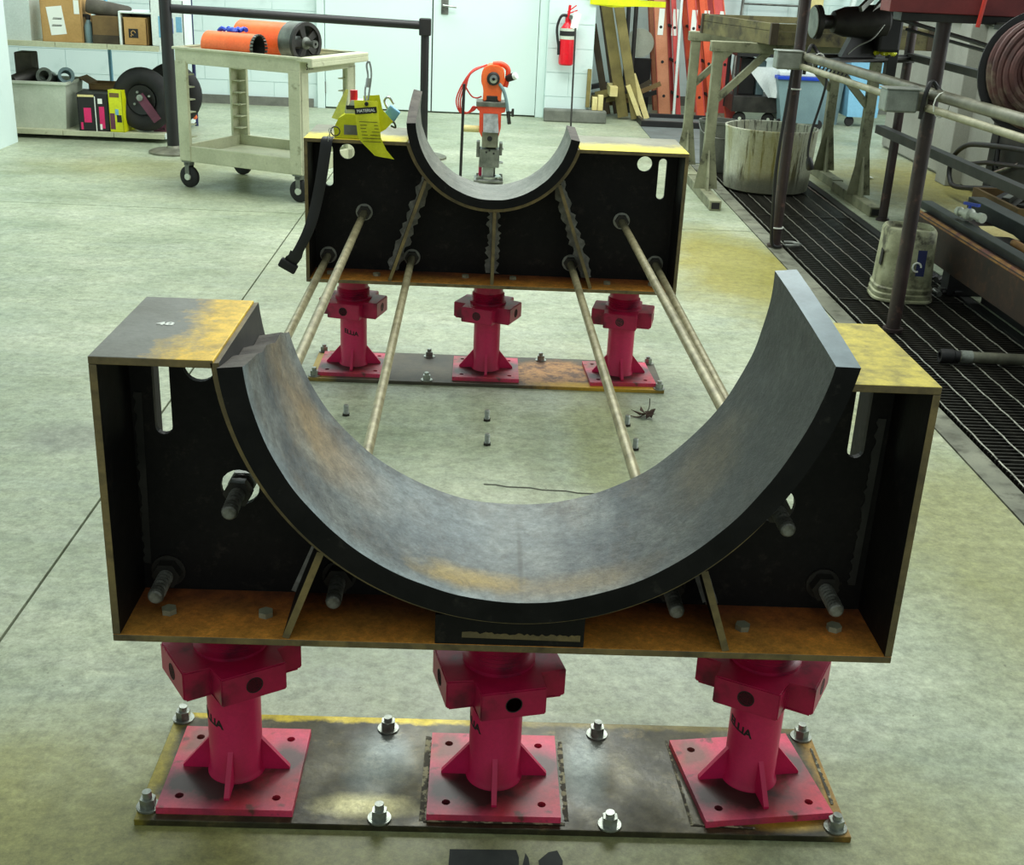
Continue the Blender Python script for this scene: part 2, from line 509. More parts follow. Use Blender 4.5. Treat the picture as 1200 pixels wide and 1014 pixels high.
def cyl(bm, p0, p1, r0, n=16, r1=None, mi=0, cap=True, ph=0.0):
    r1 = r0 if r1 is None else r1
    x, y, z = frame(p0, p1)
    p0, p1 = Vector(p0), Vector(p1)
    a = [bm.verts.new(p0 + r0 * (math.cos(2 * PI * i / n + ph) * x + math.sin(2 * PI * i / n + ph) * y)) for i in range(n)]
    b = [bm.verts.new(p1 + r1 * (math.cos(2 * PI * i / n + ph) * x + math.sin(2 * PI * i / n + ph) * y)) for i in range(n)]
    for i in range(n):
        bm.faces.new((a[i], a[(i + 1) % n], b[(i + 1) % n], b[i])).material_index = mi
    if cap:
        bm.faces.new(a[::-1]).material_index = mi
        bm.faces.new(b).material_index = mi
    return bm


def lathe(bm, prof, p0=(0, 0, 0), d=(0, 0, 1), n=24, mi=0, close=False):
    """prof = [(radius, along)], spun round the axis from p0 along d"""
    p0 = Vector(p0)
    x, y, z = frame(p0, p0 + Vector(d))
    rings = []
    for (r, h) in prof:
        if r < 1e-5:
            rings.append([bm.verts.new(p0 + z * h)])
        else:
            rings.append([bm.verts.new(p0 + z * h + r * (math.cos(2 * PI * i / n) * x + math.sin(2 * PI * i / n) * y)) for i in range(n)])
    prs = list(zip(rings, rings[1:]))
    if close:
        prs.append((rings[-1], rings[0]))
    for a, b in prs:
        for i in range(n):
            j = (i + 1) % n
            if len(a) == 1 and len(b) == 1:
                continue
            if len(a) == 1:
                bm.faces.new((a[0], b[j], b[i])).material_index = mi
            elif len(b) == 1:
                bm.faces.new((a[i], a[j], b[0])).material_index = mi
            else:
                bm.faces.new((a[i], a[j], b[j], b[i])).material_index = mi
    return bm


def tube(bm, pts, r, n=8, closed=False, mi=0):
    P = [Vector(p) for p in pts]
    rings = []
    up = None
    for i, p in enumerate(P):
        if closed:
            d = (P[(i + 1) % len(P)] - P[i - 1]).normalized()
        else:
            d = (P[min(i + 1, len(P) - 1)] - P[max(i - 1, 0)]).normalized()
        if up is None:
            a = Vector((0, 0, 1)) if abs(d.z) < .9 else Vector((1, 0, 0))
            up = (a - d * a.dot(d)).normalized()
        else:
            up = (up - d * up.dot(d)).normalized()
        s = d.cross(up)
        rings.append([bm.verts.new(p + r * (math.cos(2 * PI * k / n) * up + math.sin(2 * PI * k / n) * s)) for k in range(n)])
    prs = list(zip(rings, rings[1:])) + ([(rings[-1], rings[0])] if closed else [])
    for a, b in prs:
        for k in range(n):
            bm.faces.new((a[k], a[(k + 1) % n], b[(k + 1) % n], b[k])).material_index = mi
    if not closed:
        bm.faces.new(rings[0][::-1]).material_index = mi
        bm.faces.new(rings[-1]).material_index = mi
    return bm


def smooth_path(pts, k=6):
    P = [Vector(p) for p in pts]
    out = []
    for i in range(len(P) - 1):
        p0, p1, p2, p3 = P[max(i - 1, 0)], P[i], P[i + 1], P[min(i + 2, len(P) - 1)]
        for j in range(k):
            t = j / k
            out.append(.5 * ((2 * p1) + (p2 - p0) * t + (2 * p0 - 5 * p1 + 4 * p2 - p3) * t * t + (3 * p1 - p0 - 3 * p2 + p3) * t ** 3))
    out.append(P[-1])
    return out


def prism(bm, pts, f0, f1, mi=0):
    """pts 2-D polygon; f0 / f1 map a 2-D point to the two faces"""
    a = [bm.verts.new(f0(*p)) for p in pts]
    b = [bm.verts.new(f1(*p)) for p in pts]
    n = len(pts)
    bm.faces.new(a).material_index = mi
    bm.faces.new(b[::-1]).material_index = mi
    for i in range(n):
        bm.faces.new((a[i], b[i], b[(i + 1) % n], a[(i + 1) % n])).material_index = mi
    return bm


def holed(bm, outer, holes, f0, f1):
    """plate of an outline with holes between two mapped faces"""
    loops = [outer] + holes
    allv = []
    for f in (f0, f1):
        sub = []
        es = []
        for L in loops:
            vs = [bm.verts.new(f(*p)) for p in L]
            sub.append(vs)
            for i in range(len(vs)):
                es.append(bm.edges.new((vs[i], vs[(i + 1) % len(vs)])))
        bmesh.ops.triangle_fill(bm, use_beauty=True, use_dissolve=False, edges=es)
        allv.append(sub)
    for A, Bv in zip(*allv):
        n = len(A)
        for i in range(n):
            bm.faces.new((A[i], A[(i + 1) % n], Bv[(i + 1) % n], Bv[i]))
    return bm


def circ(cx, cy, r, n=20):
    return [(cx + r * math.cos(2 * PI * i / n), cy + r * math.sin(2 * PI * i / n)) for i in range(n)]


def slot(cx, y0, y1, w, n=8):
    r = w / 2
    return [(cx + r * math.cos(PI * i / n), y1 - r + r * math.sin(PI * i / n)) for i in range(n + 1)] + \
           [(cx - r * math.cos(PI * i / n), y0 + r - r * math.sin(PI * i / n)) for i in range(n + 1)]


def hexnut(bm, p0, p1, af, mi=0):
    return cyl(bm, p0, p1, af / math.sqrt(3), 6, mi=mi)


def text(name, s, size, mtx, m, parent, depth=.0008, label=None):
    cu = bpy.data.curves.new(name, 'FONT')
    cu.body = s
    cu.size = size
    cu.align_x = 'CENTER'
    cu.align_y = 'CENTER'
    cu.extrude = depth
    cu.resolution_u = 3
    cu.offset = size * .02
    tmp = bpy.data.objects.new('tmp', cu)
    COL.objects.link(tmp)
    dg = bpy.context.evaluated_depsgraph_get()
    dg.update()
    me = bpy.data.meshes.new_from_object(tmp.evaluated_get(dg))
    bpy.data.objects.remove(tmp)
    me.name = name
    me.transform(MW[parent.name].inverted() @ mtx)
    me.materials.clear()
    me.materials.append(m)
    o = bpy.data.objects.new(name, me)
    COL.objects.link(o)
    o.parent = parent
    MW[o.name] = MW[parent.name]
    return o


def bar(bm, p0, p1, w, d, up=(0, 0, 1), mi=0):
    """rectangular bar from p0 to p1; w across, d along 'up'"""
    p0, p1 = Vector(p0), Vector(p1)
    z = (p1 - p0).normalized()
    u = Vector(up)
    u = (u - z * u.dot(z)).normalized()
    s = z.cross(u)
    vs = []
    for p in (p0, p1):
        for a, b in ((-1, -1), (1, -1), (1, 1), (-1, 1)):
            vs.append(bm.verts.new(p + s * (a * w / 2) + u * (b * d / 2)))
    for f in ((0, 1, 2, 3), (7, 6, 5, 4), (0, 4, 5, 1), (1, 5, 6, 2), (2, 6, 7, 3), (3, 7, 4, 0)):
        bm.faces.new([vs[i] for i in f]).material_index = mi
    return bm


def ragged(bm, line, w, th, nrm, seed=0, n=26):
    """ragged ribbon of scale lying on a face along a line"""
    a, b = Vector(line[0]), Vector(line[1])
    d = (b - a)
    nrm = Vector(nrm)
    s = nrm.cross(d.normalized())
    rnd = random.Random(seed)
    top = []
    bot = []
    for i in range(n + 1):
        p = a + d * (i / n)
        w1 = w * (.75 + .5 * rnd.random())
        top.append((p, p + s * w1))
    for (p, q), (p2, q2) in zip(top, top[1:]):
        v = [bm.verts.new(x) for x in (p + nrm * th, q + nrm * th * .6, q2 + nrm * th * .6, p2 + nrm * th)]
        bm.faces.new(v)
        v2 = [bm.verts.new(x) for x in (q + nrm * th * .6, q, q2, q2 + nrm * th * .6)]
        bm.faces.new(v2)
    return bm


# ------------------------------------------------------------------ THE SETTING
GX0, GX1, GY0, GY1 = 1.535, 2.13, -2.0, 7.15
bm = B()
for (x0, x1, y0, y1) in [(-7, GX0 - .03, -4, 11.2), (GX1 + .03, 7, -4, 11.2), (GX0 - .03, GX1 + .03, GY1 + .03, 11.2), (GX0 - .03, GX1 + .03, -4, GY0)]:
    box(bm, x0, x1, y0, y1, -.14, -.012)
floor = struct(obj('floor', bm, M['joint']))
cuts_x = [-7, -4.04, -1.035]
JW = .0035
slabs = []
for xa, xb in [(-7, -4.04), (-4.04, -1.035), (-1.035, GX0 - .10)]:
    for ya, yb in [(-4, 4.93), (4.93, 11.2)]:
        slabs.append((xa, xb, ya, yb))
for ya, yb in [(-4, 4.93), (4.93, 11.2)]:
    slabs.append((GX1 + .06, 7, ya, yb))
slabs.append((GX0 - .10, GX1 + .06, GY1 + .05, 11.2))
slabs.append((GX0 - .10, GX0 - .012, -4, GY1 + .05))
for xa, xb, ya, yb in slabs:
    bm = B()
    box(bm, xa + JW, xb - JW, ya + JW, yb - JW, -.03, 0)
    obj('slab', bm, M['floor'] if xb - xa > .12 else M['kerbstrip'], floor)
bm = B()
box(bm, GX0 - .03, GX0 - .012, GY0, GY1, -.3, -.005)
box(bm, GX1 + .012, GX1 + .06, GY0, GY1, -.3, -.002)
box(bm, GX0 - .03, GX1 + .03, GY1 + .012, GY1 + .03, -.3, -.003)
box(bm, GX0 - .03, GX1 + .03, GY0 - .02, GY0, -.3, -.003)
box(bm, GX0 - .03, GX1 + .03, GY0, GY1, -.34, -.3)
obj('drain_trench', bm, M['pit'], floor)


def block_wall(name, x0, x1, yf, z1=3.0, bw=.405, bh=.203, m='wall'):
    bm = B()
    box(bm, x0, x1, yf + .006, yf + .2, 0, z1)
    w = struct(obj(name, bm, M['curb'] if False else M[m]))
    r = 0
    z = 0.0
    shared = {}
    while z < z1 - .02:
        x = x0 - (bw / 2 if r % 2 else 0)
        zt = min(z + bh, z1)
        while x < x1 - .01:
            a, b = max(x, x0), min(x + bw, x1)
            if b - a > .03:
                key = (round(b - a, 3), round(zt - z, 3))
                if key not in shared:
                    q = B()
                    box(q, .0025, b - a - .0025, 0, .012, .0025, zt - z - .0025)
                    me = bpy.data.meshes.new('block')
                    bmesh.ops.recalc_face_normals(q, faces=q.faces)
                    q.to_mesh(me)
                    q.free()
                    me.materials.append(M[m])
                    shared[key] = me
                o = bpy.data.objects.new('block', shared[key])
                COL.objects.link(o)
                o.parent = w
                o.location = (a, yf, z)
            x += bw
        z = zt
        r += 1
    return w


block_wall('wall_back', -6.0, -1.56, 9.50)
block_wall('wall_pilaster', .455, .86, 9.33)
# return face of the pilaster running back to the alcove
bm = B()
box(bm, .66, .86, 9.53, 10.9, 0, 3)
struct(obj('wall_alcove_side', bm, M['wall']))
block_wall('wall_alcove', .86, 6.2, 10.9)
bm = B()
box(bm, -6.0, -1.60, 9.475, 9.50, 0, .075)
struct(obj('baseboard_back', bm, M['curb']))
bm = B()
box(bm, .45, 1.0, 9.2, 9.33, 0, .105, .012)
struct(obj('trim_1', bm, M['curb']))['label'] = 'rough concrete kerb at the foot of the pilaster'
bm = B()
box(bm, .87, 6.2, 10.87, 10.9, 0, .09)
struct(obj('baseboard_alcove', bm, M['curb']))
# left wall end
bm = B()
box(bm, -3.55, -3.29, 3.0, 6.92, 0, 3)
struct(obj('wall_left', bm, M['wall']))
# low grey wall on the right with pilasters, panel by panel
bm = B()
box(bm, 3.26, 3.42, 4.0, 8.55, 0, 1.07)
wr = struct(obj('wall_right', bm, M['graypaint']))
for k, (ya, yb) in enumerate([(6.93, 8.5), (6.08, 6.70), (5.2, 5.9)]):
    bm = B()
    box(bm, 3.235, 3.262, ya, yb, .02, 1.06, .004)
    obj('panel', bm, M['graypaint'], wr)
for ya in (6.70,):
    bm = B()
    box(bm, 3.13, 3.27, ya, ya + .2, 0, 1.07, .006)
    obj('pilaster', bm, M['graypaint'], wr)
bm = B()
box(bm, 3.20, 3.44, 5.2, 8.56, 1.07, 1.10, .006)
obj('cap_rail', bm, M['offwhite'], wr)

# double door
for i, (x0, x1) in enumerate([(-1.49, -.556), (-.545, .378)]):
    bm = B()
    box(bm, x0, x1, 9.475, 9.52, .012, 2.1, .004)
    dr = struct(obj('door_%d' % (i + 1), bm, M['door']))
    dr['label'] = ['left leaf of the pale double door', 'right leaf of the pale double door with lever handle'][i]
    if i == 1:
        bm = B()
        box(bm, -.478, -.415, 9.462, 9.476, .84, 1.02, .004)
        h = obj('lock_plate', bm, M['steel'], dr)
        bm = B()
        cyl(bm, (-.455, 9.476, .915), (-.455, 9.41, .915), .011, 12)
        cyl(bm, (-.462, 9.415, .915), (-.345, 9.415, .905), .010, 12)
        obj('lever_handle', bm, M['chrome'], dr, True)
    else:
        for zz in (.18, 1.0, 1.82):
            bm = B()
            cyl(bm, (x0 - .004, 9.468, zz - .05), (x0 - .004, 9.468, zz + .05), .008, 10)
            obj('hinge', bm, M['steel'], dr)
bm = B()
box(bm, -1.56, -1.495, 9.45, 9.54, 0, 2.18, .004)
box(bm, .382, .455, 9.45, 9.54, 0, 2.18, .004)
box(bm, -1.495, .382, 9.45, 9.54, 2.11, 2.18, .004)
struct(obj('trim_2', bm, M['door']))['label'] = 'pale frame round the double door'
bm = B()
box(bm, -1.56, .455, 9.50, 9.7, 2.18, 3)
struct(obj('wall_over_door', bm, M['wall']))
bm = B()
box(bm, -1.50, .39, 9.53, 9.56, 0, 2.18)
struct(obj('trim_3', bm, M['curb']))

# drain grate: bearing bars across, twisted rods along
gr = thing('drain_grate', 'long dark steel drain grate let into the floor on the right', 'grate', (GX0, 0, 0))
bm = B()
box(bm, GX0, GX1, 0, .004, -.026, -.003)
barme = None
y = -1.2
sh = None
while y < GY1 - .01:
    if sh is None:
        q = B()
        box(q, .004, GX1 - GX0 - .004, 0, .0055, -.026, -.004)
        sh = bpy.data.meshes.new('bearing_bar')
        bmesh.ops.recalc_face_normals(q, faces=q.faces)
        q.to_mesh(sh)
        q.free()
        sh.materials.append(M['grate'])
    o = bpy.data.objects.new('bearing_bar', sh)
    COL.objects.link(o)
    o.parent = gr
    o.location = (0, y, 0)
    y += .0295
bm.free()
for k in range(7):
    x = GX0 + .012 + k * (GX1 - GX0 - .024) / 6
    bm = B()
    tube(bm, [(x + .0015 * math.sin(i * 1.9), -1.2 + i * .05, -.003 + .001 * math.cos(i * 1.9)) for i in range(int((GY1 + 1.2) / .05))], .0034, 5)
    obj('cross_rod', bm, M['gratelight'], gr)
for y in (-.1, 1.74, 3.58, 5.42):
    bm = B()
    box(bm, GX0 + .003, GX1 - .003, y, y + .007, -.026, 0.001)
    obj('end_band', bm, M['grate'], gr)


# ------------------------------------------------------------------ SADDLES
def arc(cx, cz, r, a0, a1, n):
    return [(cx + r * math.cos(a0 + (a1 - a0) * i / n), cz + r * math.sin(a0 + (a1 - a0) * i / n)) for i in range(n + 1)]


def saddle(near):
    if near:
        L = thing('pipe_saddle', 'large near steel saddle frame with wide grey curved cradle on three red jacks', 'pipe saddle', (0, 0, .361))
        ox, oy, oz = 0, 0, 0
        cx, cz, R0, R1, R2 = .012, .865, .403, .440, .452
    else:
        L = thing('pipe_saddle', 'smaller far steel saddle frame with narrow grey cradle and yellow tagged top', 'pipe saddle', (-.02, 2.24, .343))
        ox, oy, oz = -.02, 2.24, -.018
        cx, cz, R0, R1, R2 = -.032, .885, .246, .276, .288
    D = .315
    zt, zb = .826 + oz, .361 + oz
    X0, X1 = ox - .61, ox + .61
    aa = math.asin((zt - .004 - cz) / R2)            # angle where the cradle plate meets the top
    aR, aL = 2 * PI + aa, PI - aa
    # bottom flange
    bm = B()
    box(bm, X0, X1, oy, oy + D, zb, zb + .012, .0015)
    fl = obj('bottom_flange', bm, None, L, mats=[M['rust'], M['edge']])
    for p in fl.data.polygons:
        if p.normal.y < -.5 or p.normal.x > .5 or p.normal.x < -.5:
            p.material_index = 1
    for xx, yy in [(-.54, .07), (-.386, .07), (.386, .073), (.538, .079), (.07, .09), (-.09, .09)]:
        bm = B()
        cyl(bm, (ox + xx, oy + yy, zb + .012), (ox + xx, oy + yy, zb + .021), .0125, 6, ph=random.random())
        obj('bolt_head', bm, M['pipelight'], L)
    # side plates
    for s in (0, 1):
        bm = B()
        x = X0 if s == 0 else X1 - .012
        box(bm, x, x + .012, oy, oy + D, zb + .012, zt - .012, .0015)
        o = obj('side_plate', bm, None, L, mats=[M['mill'], M['edge']])
        for p in o.data.polygons:
            if p.normal.y < -.5:
                p.material_index = 1
    # top plates
    xe = R2 * math.cos(aa)
    for s in (0, 1):
        bm = B()
        if s == 0:
            box(bm, X0, cx - xe + .004, oy, oy + D, zt - .012, zt, .0015)
        else:
            box(bm, cx + xe - .004, X1, oy, oy + D, zt - .012, zt, .0015)
        mt = (M['topL'] if s == 0 else M['topR']) if near else M['topFar']
        o = obj('top_plate', bm, None, L, mats=[mt, M['edge']])
        for p in o.data.polygons:
            if p.normal.y < -.5 or p.normal.z < -.5:
                p.material_index = 1
        if near and s == 0:
            tx = text('stencil_number', '48', .021, Matrix.Translation((-.542, .165, zt + .0006)) @ Matrix.Scale(1.3, 4, (1, 0, 0)) , M['whiteprint'], o, .0004)
            tx['label'] = 'white painted number 48'
    # web with slots, round holes and rod holes
    arcp = arc(cx, cz, R2 + .0005, aR - 2 * PI, aL - 2 * PI if near else aL - 2 * PI, 64)
    zi = zt - .012
    out = [(X0 + .012, zb + .012), (X1 - .012, zb + .012), (X1 - .012, zi)]
    ap = [p for p in arc(cx, cz, R2 + .0005, aa, -PI - aa, 64) if p[1] < zi - .001]
    out += [(ap[0][0] + .0005, zi)] + ap + [(ap[-1][0] - .0005, zi), (X0 + .012, zi)]
    holes = []
    zc = .765 + oz
    for s in (-1, 1):
        holes.append(slot(ox + s * .55, .65 + oz, .785 + oz, .027))
        holes.append(circ(ox + s * .49, zc, .025))
        if near:
            holes.append(circ(ox + s * .435, .562, .031))
    bm = B()
    yw = oy + .148
    holed(bm, out, holes, lambda a, b: (a, yw, b), lambda a, b: (a, yw + .012, b))
    obj('web', bm, M['mill'], L)
    # rolled cradle plate
    bm = B()
    n = 72
    pr = []
    for rr in (R1, R2):
        pr.append(arc(cx, cz, rr, aa, -PI - aa, n))
    for j, y in enumerate((oy, oy + D)):
        pass
    vs = [[[bm.verts.new((p[0], y, p[1])) for p in pr[k]] for y in (oy, oy + D)] for k in (0, 1)]
    for i in range(n):
        bm.faces.new((vs[0][0][i], vs[0][0][i + 1], vs[0][1][i + 1], vs[0][1][i])).material_index = 0
        bm.faces.new((vs[1][0][i], vs[1][0][i + 1], vs[1][1][i + 1], vs[1][1][i])).material_index = 0
        bm.faces.new((vs[0][0][i], vs[0][0][i + 1], vs[1][0][i + 1], vs[1][0][i])).material_index = 1
        bm.faces.new((vs[0][1][i], vs[0][1][i + 1], vs[1][1][i + 1], vs[1][1][i])).material_index = 1
    for i in (0, n):
        bm.faces.new((vs[0][0][i], vs[0][1][i], vs[1][1][i], vs[1][0][i])).material_index = 1
    obj('cradle_plate', bm, None, L, True, mats=[M['darksteel'], M['edge']])
    # stiffeners before and behind the web
    if near:
        st = [((-.289, .523), (-.344, .374)), ((.301, .51), (.346, .374))]
    else:
        st = [((-.243, .690), (-.358, .355)), ((.186, .690), (.305, .355)), ((-.021, .600), (-.021, .355))]
    for k, ((xa, za), (xb, zb_)) in enumerate(st):
        d = math.hypot(xa - cx, za - cz)
        xa2, za2 = cx + (xa - cx) * (R2 + .001) / d, cz + (za - cz) * (R2 + .001) / d
        zb_ = zb + .012
        for ya, yb in ((oy + .002, oy + .148), (oy + .16, oy + D - .002)):
            bm = B()
            mid = ((xa2 + xb) / 2, (ya + yb) / 2, (za2 + zb_) / 2)
            bar(bm, (xa2, (ya + yb) / 2, za2), (xb, (ya + yb) / 2, zb_ + .001), .011 if False else (yb - ya), .011, up=(1, 0, 0))
            o = obj('stiffener', bm, None, L, mats=[M['mill'], M['edge']])
            for p in o.data.polygons:
                if abs(p.normal.y) > .5:
                    p.material_index = 1
        # scale burnt along the weld on the web
        for s in (-1, 1):
            bm = B()
            a = (xa2 + s * .013, yw, za2 - .012)
            b = (xb + s * .013, yw, zb_ + .004)
            if s == 1:
                a, b = b, a
            ragged(bm, (a, b), .032 if not near else .02, .0012, (0, -1, 0), seed=k * 2 + s)
            obj('weld_scale', bm, M['weld'], L)
    if near:
        bm = B()
        box(bm, -.112, .121, .001, .013, zb + .012, .425, .001)
        o = obj('spacer_plate', bm, M['mill'], L)
        bm = B()
        box(bm, -.006, .006, .014, .147, zb + .012, .413)
        obj('stiffener', bm, M['mill'], L)
        # ground smear of weld along the spacer plate
        bm = B()
        ragged(bm, ((-.07, .001, .386), (.115, .001, .384)), .009, .001, (0, -1, 0), 5, 40)
        obj('weld_scale', bm, M['edge'], L)
        for xx in (-.585, .585):
            bm = B()
            ragged(bm, ((xx, .147, .42), (xx + .005, .147, .72)), .012, .002, (0, -1, 0), 8, 40)
            obj('weld_scale', bm, M['darksteel'], L)
    # liner: thick curved shell lying in the cradle plate
    bm = B()
    n, ny = 96, 18
    y0, y1 = (-.02, .33) if near else (2.222, 2.50)
    for_v = []
    rnd = random.Random(3)
    grid = []
    for j in range(ny + 1):
        v = j / ny
        y = y0 + (y1 - y0) * v
        if near:
            a_s = math.radians(-1.0 + 7.0 * v)
            a_e = math.radians(-(180 - (-5.5 - 7.5 * v)) + 0)   # left end sinks towards the back
            a_e = -PI + math.radians(5.5 + 7.5 * v) + .012 * math.sin(v * 21) * v + .006 * rnd.random()
            th0, th1 = .037, .037
            ins = .0
        else:
            a_s = math.radians(-10.5 + 1.5 * v)
            a_e = -PI + math.radians(3.5 - 15.5 * v)
            ins = 0
        rows = [[], []]
        for i in range(n + 1):
            a = a_s + (a_e - a_s) * i / n
            wob = .0016 * noise.noise(Vector((a * 6, y * 8, 1)))
            for k, rr in enumerate((R0, R1 - .0008)):
                r = rr + (wob if k == 0 else 0)
                if k == 1 and a > aa * 1.0:
                    pass
                ccz = cz
                xx = cx + r * math.cos(a)
                zz = ccz + r * math.sin(a)
                if near:
                    up = max(0, math.sin(a) + .25)
                    if math.cos(a) > 0:
                        xx += (.031 - .018 * v) * (max(0, a + .9) / .9) ** 2
                rows[k].append(bm.verts.new((xx, y, zz)))
        grid.append(rows)
    for j in range(ny):
        for i in range(n):
            bm.faces.new((grid[j][0][i], grid[j][0][i + 1], grid[j + 1][0][i + 1], grid[j + 1][0][i])).material_index = 0
            bm.faces.new((grid[j][1][i], grid[j][1][i + 1], grid[j + 1][1][i + 1], grid[j + 1][1][i])).material_index = 1
        for i, mi in ((0, 3), (n, 2)):
            bm.faces.new((grid[j][0][i], grid[j + 1][0][i], grid[j + 1][1][i], grid[j][1][i])).material_index = mi
    for i in range(n):
        for j in (0, ny):
            bm.faces.new((grid[j][0][i], grid[j][0][i + 1], grid[j][1][i + 1], grid[j][1][i])).material_index = 1
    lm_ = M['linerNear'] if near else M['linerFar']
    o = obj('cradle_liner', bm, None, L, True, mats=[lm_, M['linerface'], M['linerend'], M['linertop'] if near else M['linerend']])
    o['label'] = 'thick grey curved liner with black cut edge'
    return L


saddle(True)
saddle(False)

# ------------------------------------------------------------------ tie rods between the saddles
rods = [((-.5575, .408), (-.575, .401), 'lower left outer tie rod of the long pair at the left', .405),
        ((-.435, .560), (-.454, .551), 'upper left tie rod rising to a big open hole in the near web', .560),
        ((-.277, .408), (-.293, .404), 'single tie rod left of centre passing under the near cradle', .408),
        ((.272, .410), (.244, .406), 'single tie rod right of centre passing under the near cradle', .408),
        ((.432, .562), (.407, .556), 'upper right tie rod, thicker looking one of the right pair', .560),
        ((.530, .421), (.532, .414), 'lower right outer tie rod hidden mostly below the upper right one', .405)]
for (xn, zn), (xf, zf), lab, _ in rods:
    yn, yf = -.008, 2.47
    d = Vector((xf - xn, 2.40 - .154, zf - zn))
    pn = Vector((xn, .154, zn))
    P = lambda y: pn + d * ((y - .154) / (2.40 - .154))
    T = thing('tie_rod', 'long zinc steel tie rod: ' + lab, 'tie rod', tuple(P(.154)))
    T['label'] = {0: 'zinc tie rod, lowest and outermost on the left', 1: 'zinc tie rod on the left ending in an open round web hole',
                  2: 'zinc tie rod left of centre running under the near cradle', 3: 'zinc tie rod right of centre running under the near cradle',
                  4: 'zinc tie rod on the right, upper of the close pair', 5: 'zinc tie rod, lowest and outermost on the right'}[rods.index(((xn, zn), (xf, zf), lab, _))]
    T['group'] = 'tie rods joining the two saddles'
    bm = B()
    cyl(bm, P(.165), P(2.47), .0118, 16)
    obj('rod', bm, M['rod'], T, True)
    # threaded end: fine ribs
    bm = B()
    prof = []
    L_ = .112
    k = 24
    for i in range(k + 1):
        prof.append((.0130 if i % 2 else .0115, L_ * i / k))
    dd = (P(0) - P(.165)).normalized()
    lathe(bm, [(0, 0)] + prof + [(.009, L_ + .002), (0, L_ + .002)], P(.168), dd, 16)
    obj('threaded_end', bm, M['studend'], T)
    for yw_, s in ((.148, -1), (2.388, -1), (.160, 1), (2.400, 1)):
        if yw_ < 1 and xn in (-.435, .432):
            rw = .019
        else:
            rw = .028
        bm = B()
        cyl(bm, P(yw_ + s * .0006), P(yw_ + s * .0045), rw, 24)
        obj('washer', bm, M['nutdark'] if yw_ < 1 else M['washer'], T)
        bm = B()
        hexnut(bm, P(yw_ + s * .0046), P(yw_ + s * .024), .040)
        obj('nut', bm, M['nutdark'] if yw_ > 1 or s < 0 else M['steel'], T)


# ------------------------------------------------------------------ floor plates with anchor bolts
def anchor(bmw, bmn, bms, x, y, z, h=.03, lean=0):
    cyl(bmw, (x, y, z), (x, y, z + .003), .020, 20)
    hexnut(bmn, (x, y, z + .003), (x, y, z + .019), .024)
    cyl(bms, (x, y, z + .019), (x + lean, y, z + h), .0078, 12)


def floor_plate(x0, x1, y0, y1, bolts, m, label):
    T = thing('floor_plate', label, 'floor plate', ((x0 + x1) / 2, y0, 0))
    bm = B()
    box(bm, x0, x1, y0, y1, 0, .012, .0012)
    obj('plate', bm, m, T)
    for (x, y) in bolts:
        w, nn, s = B(), B(), B()
        anchor(w, nn, s, x, y, .012, .026 + .006 * random.random(), random.uniform(-.001, .001))
        wo = obj('washer', w, M['boltzinc'], T)
        obj('nut', nn, M['boltzinc'], T)
        obj('stud', s, M['boltzinc'], T)
    return T


floor_plate(-.606, .602, .007, .312, [(-.590, .291), (-.204, .277), (.190, .276), (.582, .286), (-.590, .040), (-.199, .025), (.191, .023), (.580, .030)],
            M['plateNear'], 'near dark steel floor plate bolted down under the three front jacks')
floor_plate(-.630, .581, 2.233, 2.538, [(-.612, 2.522), (-.233, 2.505), (.169, 2.510), (.560, 2.52), (-.612, 2.256), (-.230, 2.252), (.565, 2.248)],
            M['plateFar'], 'far rusty steel floor plate bolted down under the three back jacks')


# pale weld slag and sealant smears round two of the jack bases
fp = [o for o in bpy.data.objects if o.name == 'floor_plate'][0]
for k, (a, b, w) in enumerate([((-.132, .255), (-.132, .022), .014), ((-.125, .018), (.115, .018), .010), ((.122, .030), (.122, .25), .012),
                               ((.318, .262), (.330, .030), .007), ((.330, .026), (.44, .020), .008), ((.590, .25), (.588, .09), .008)]):
    bm = B()
    ragged(bm, ((a[0], a[1], .012), (b[0], b[1], .012)), w * .7, .0012, (0, 0, 1), 40 + k, 44)
    obj('weld_slag', bm, M['slag'], fp)
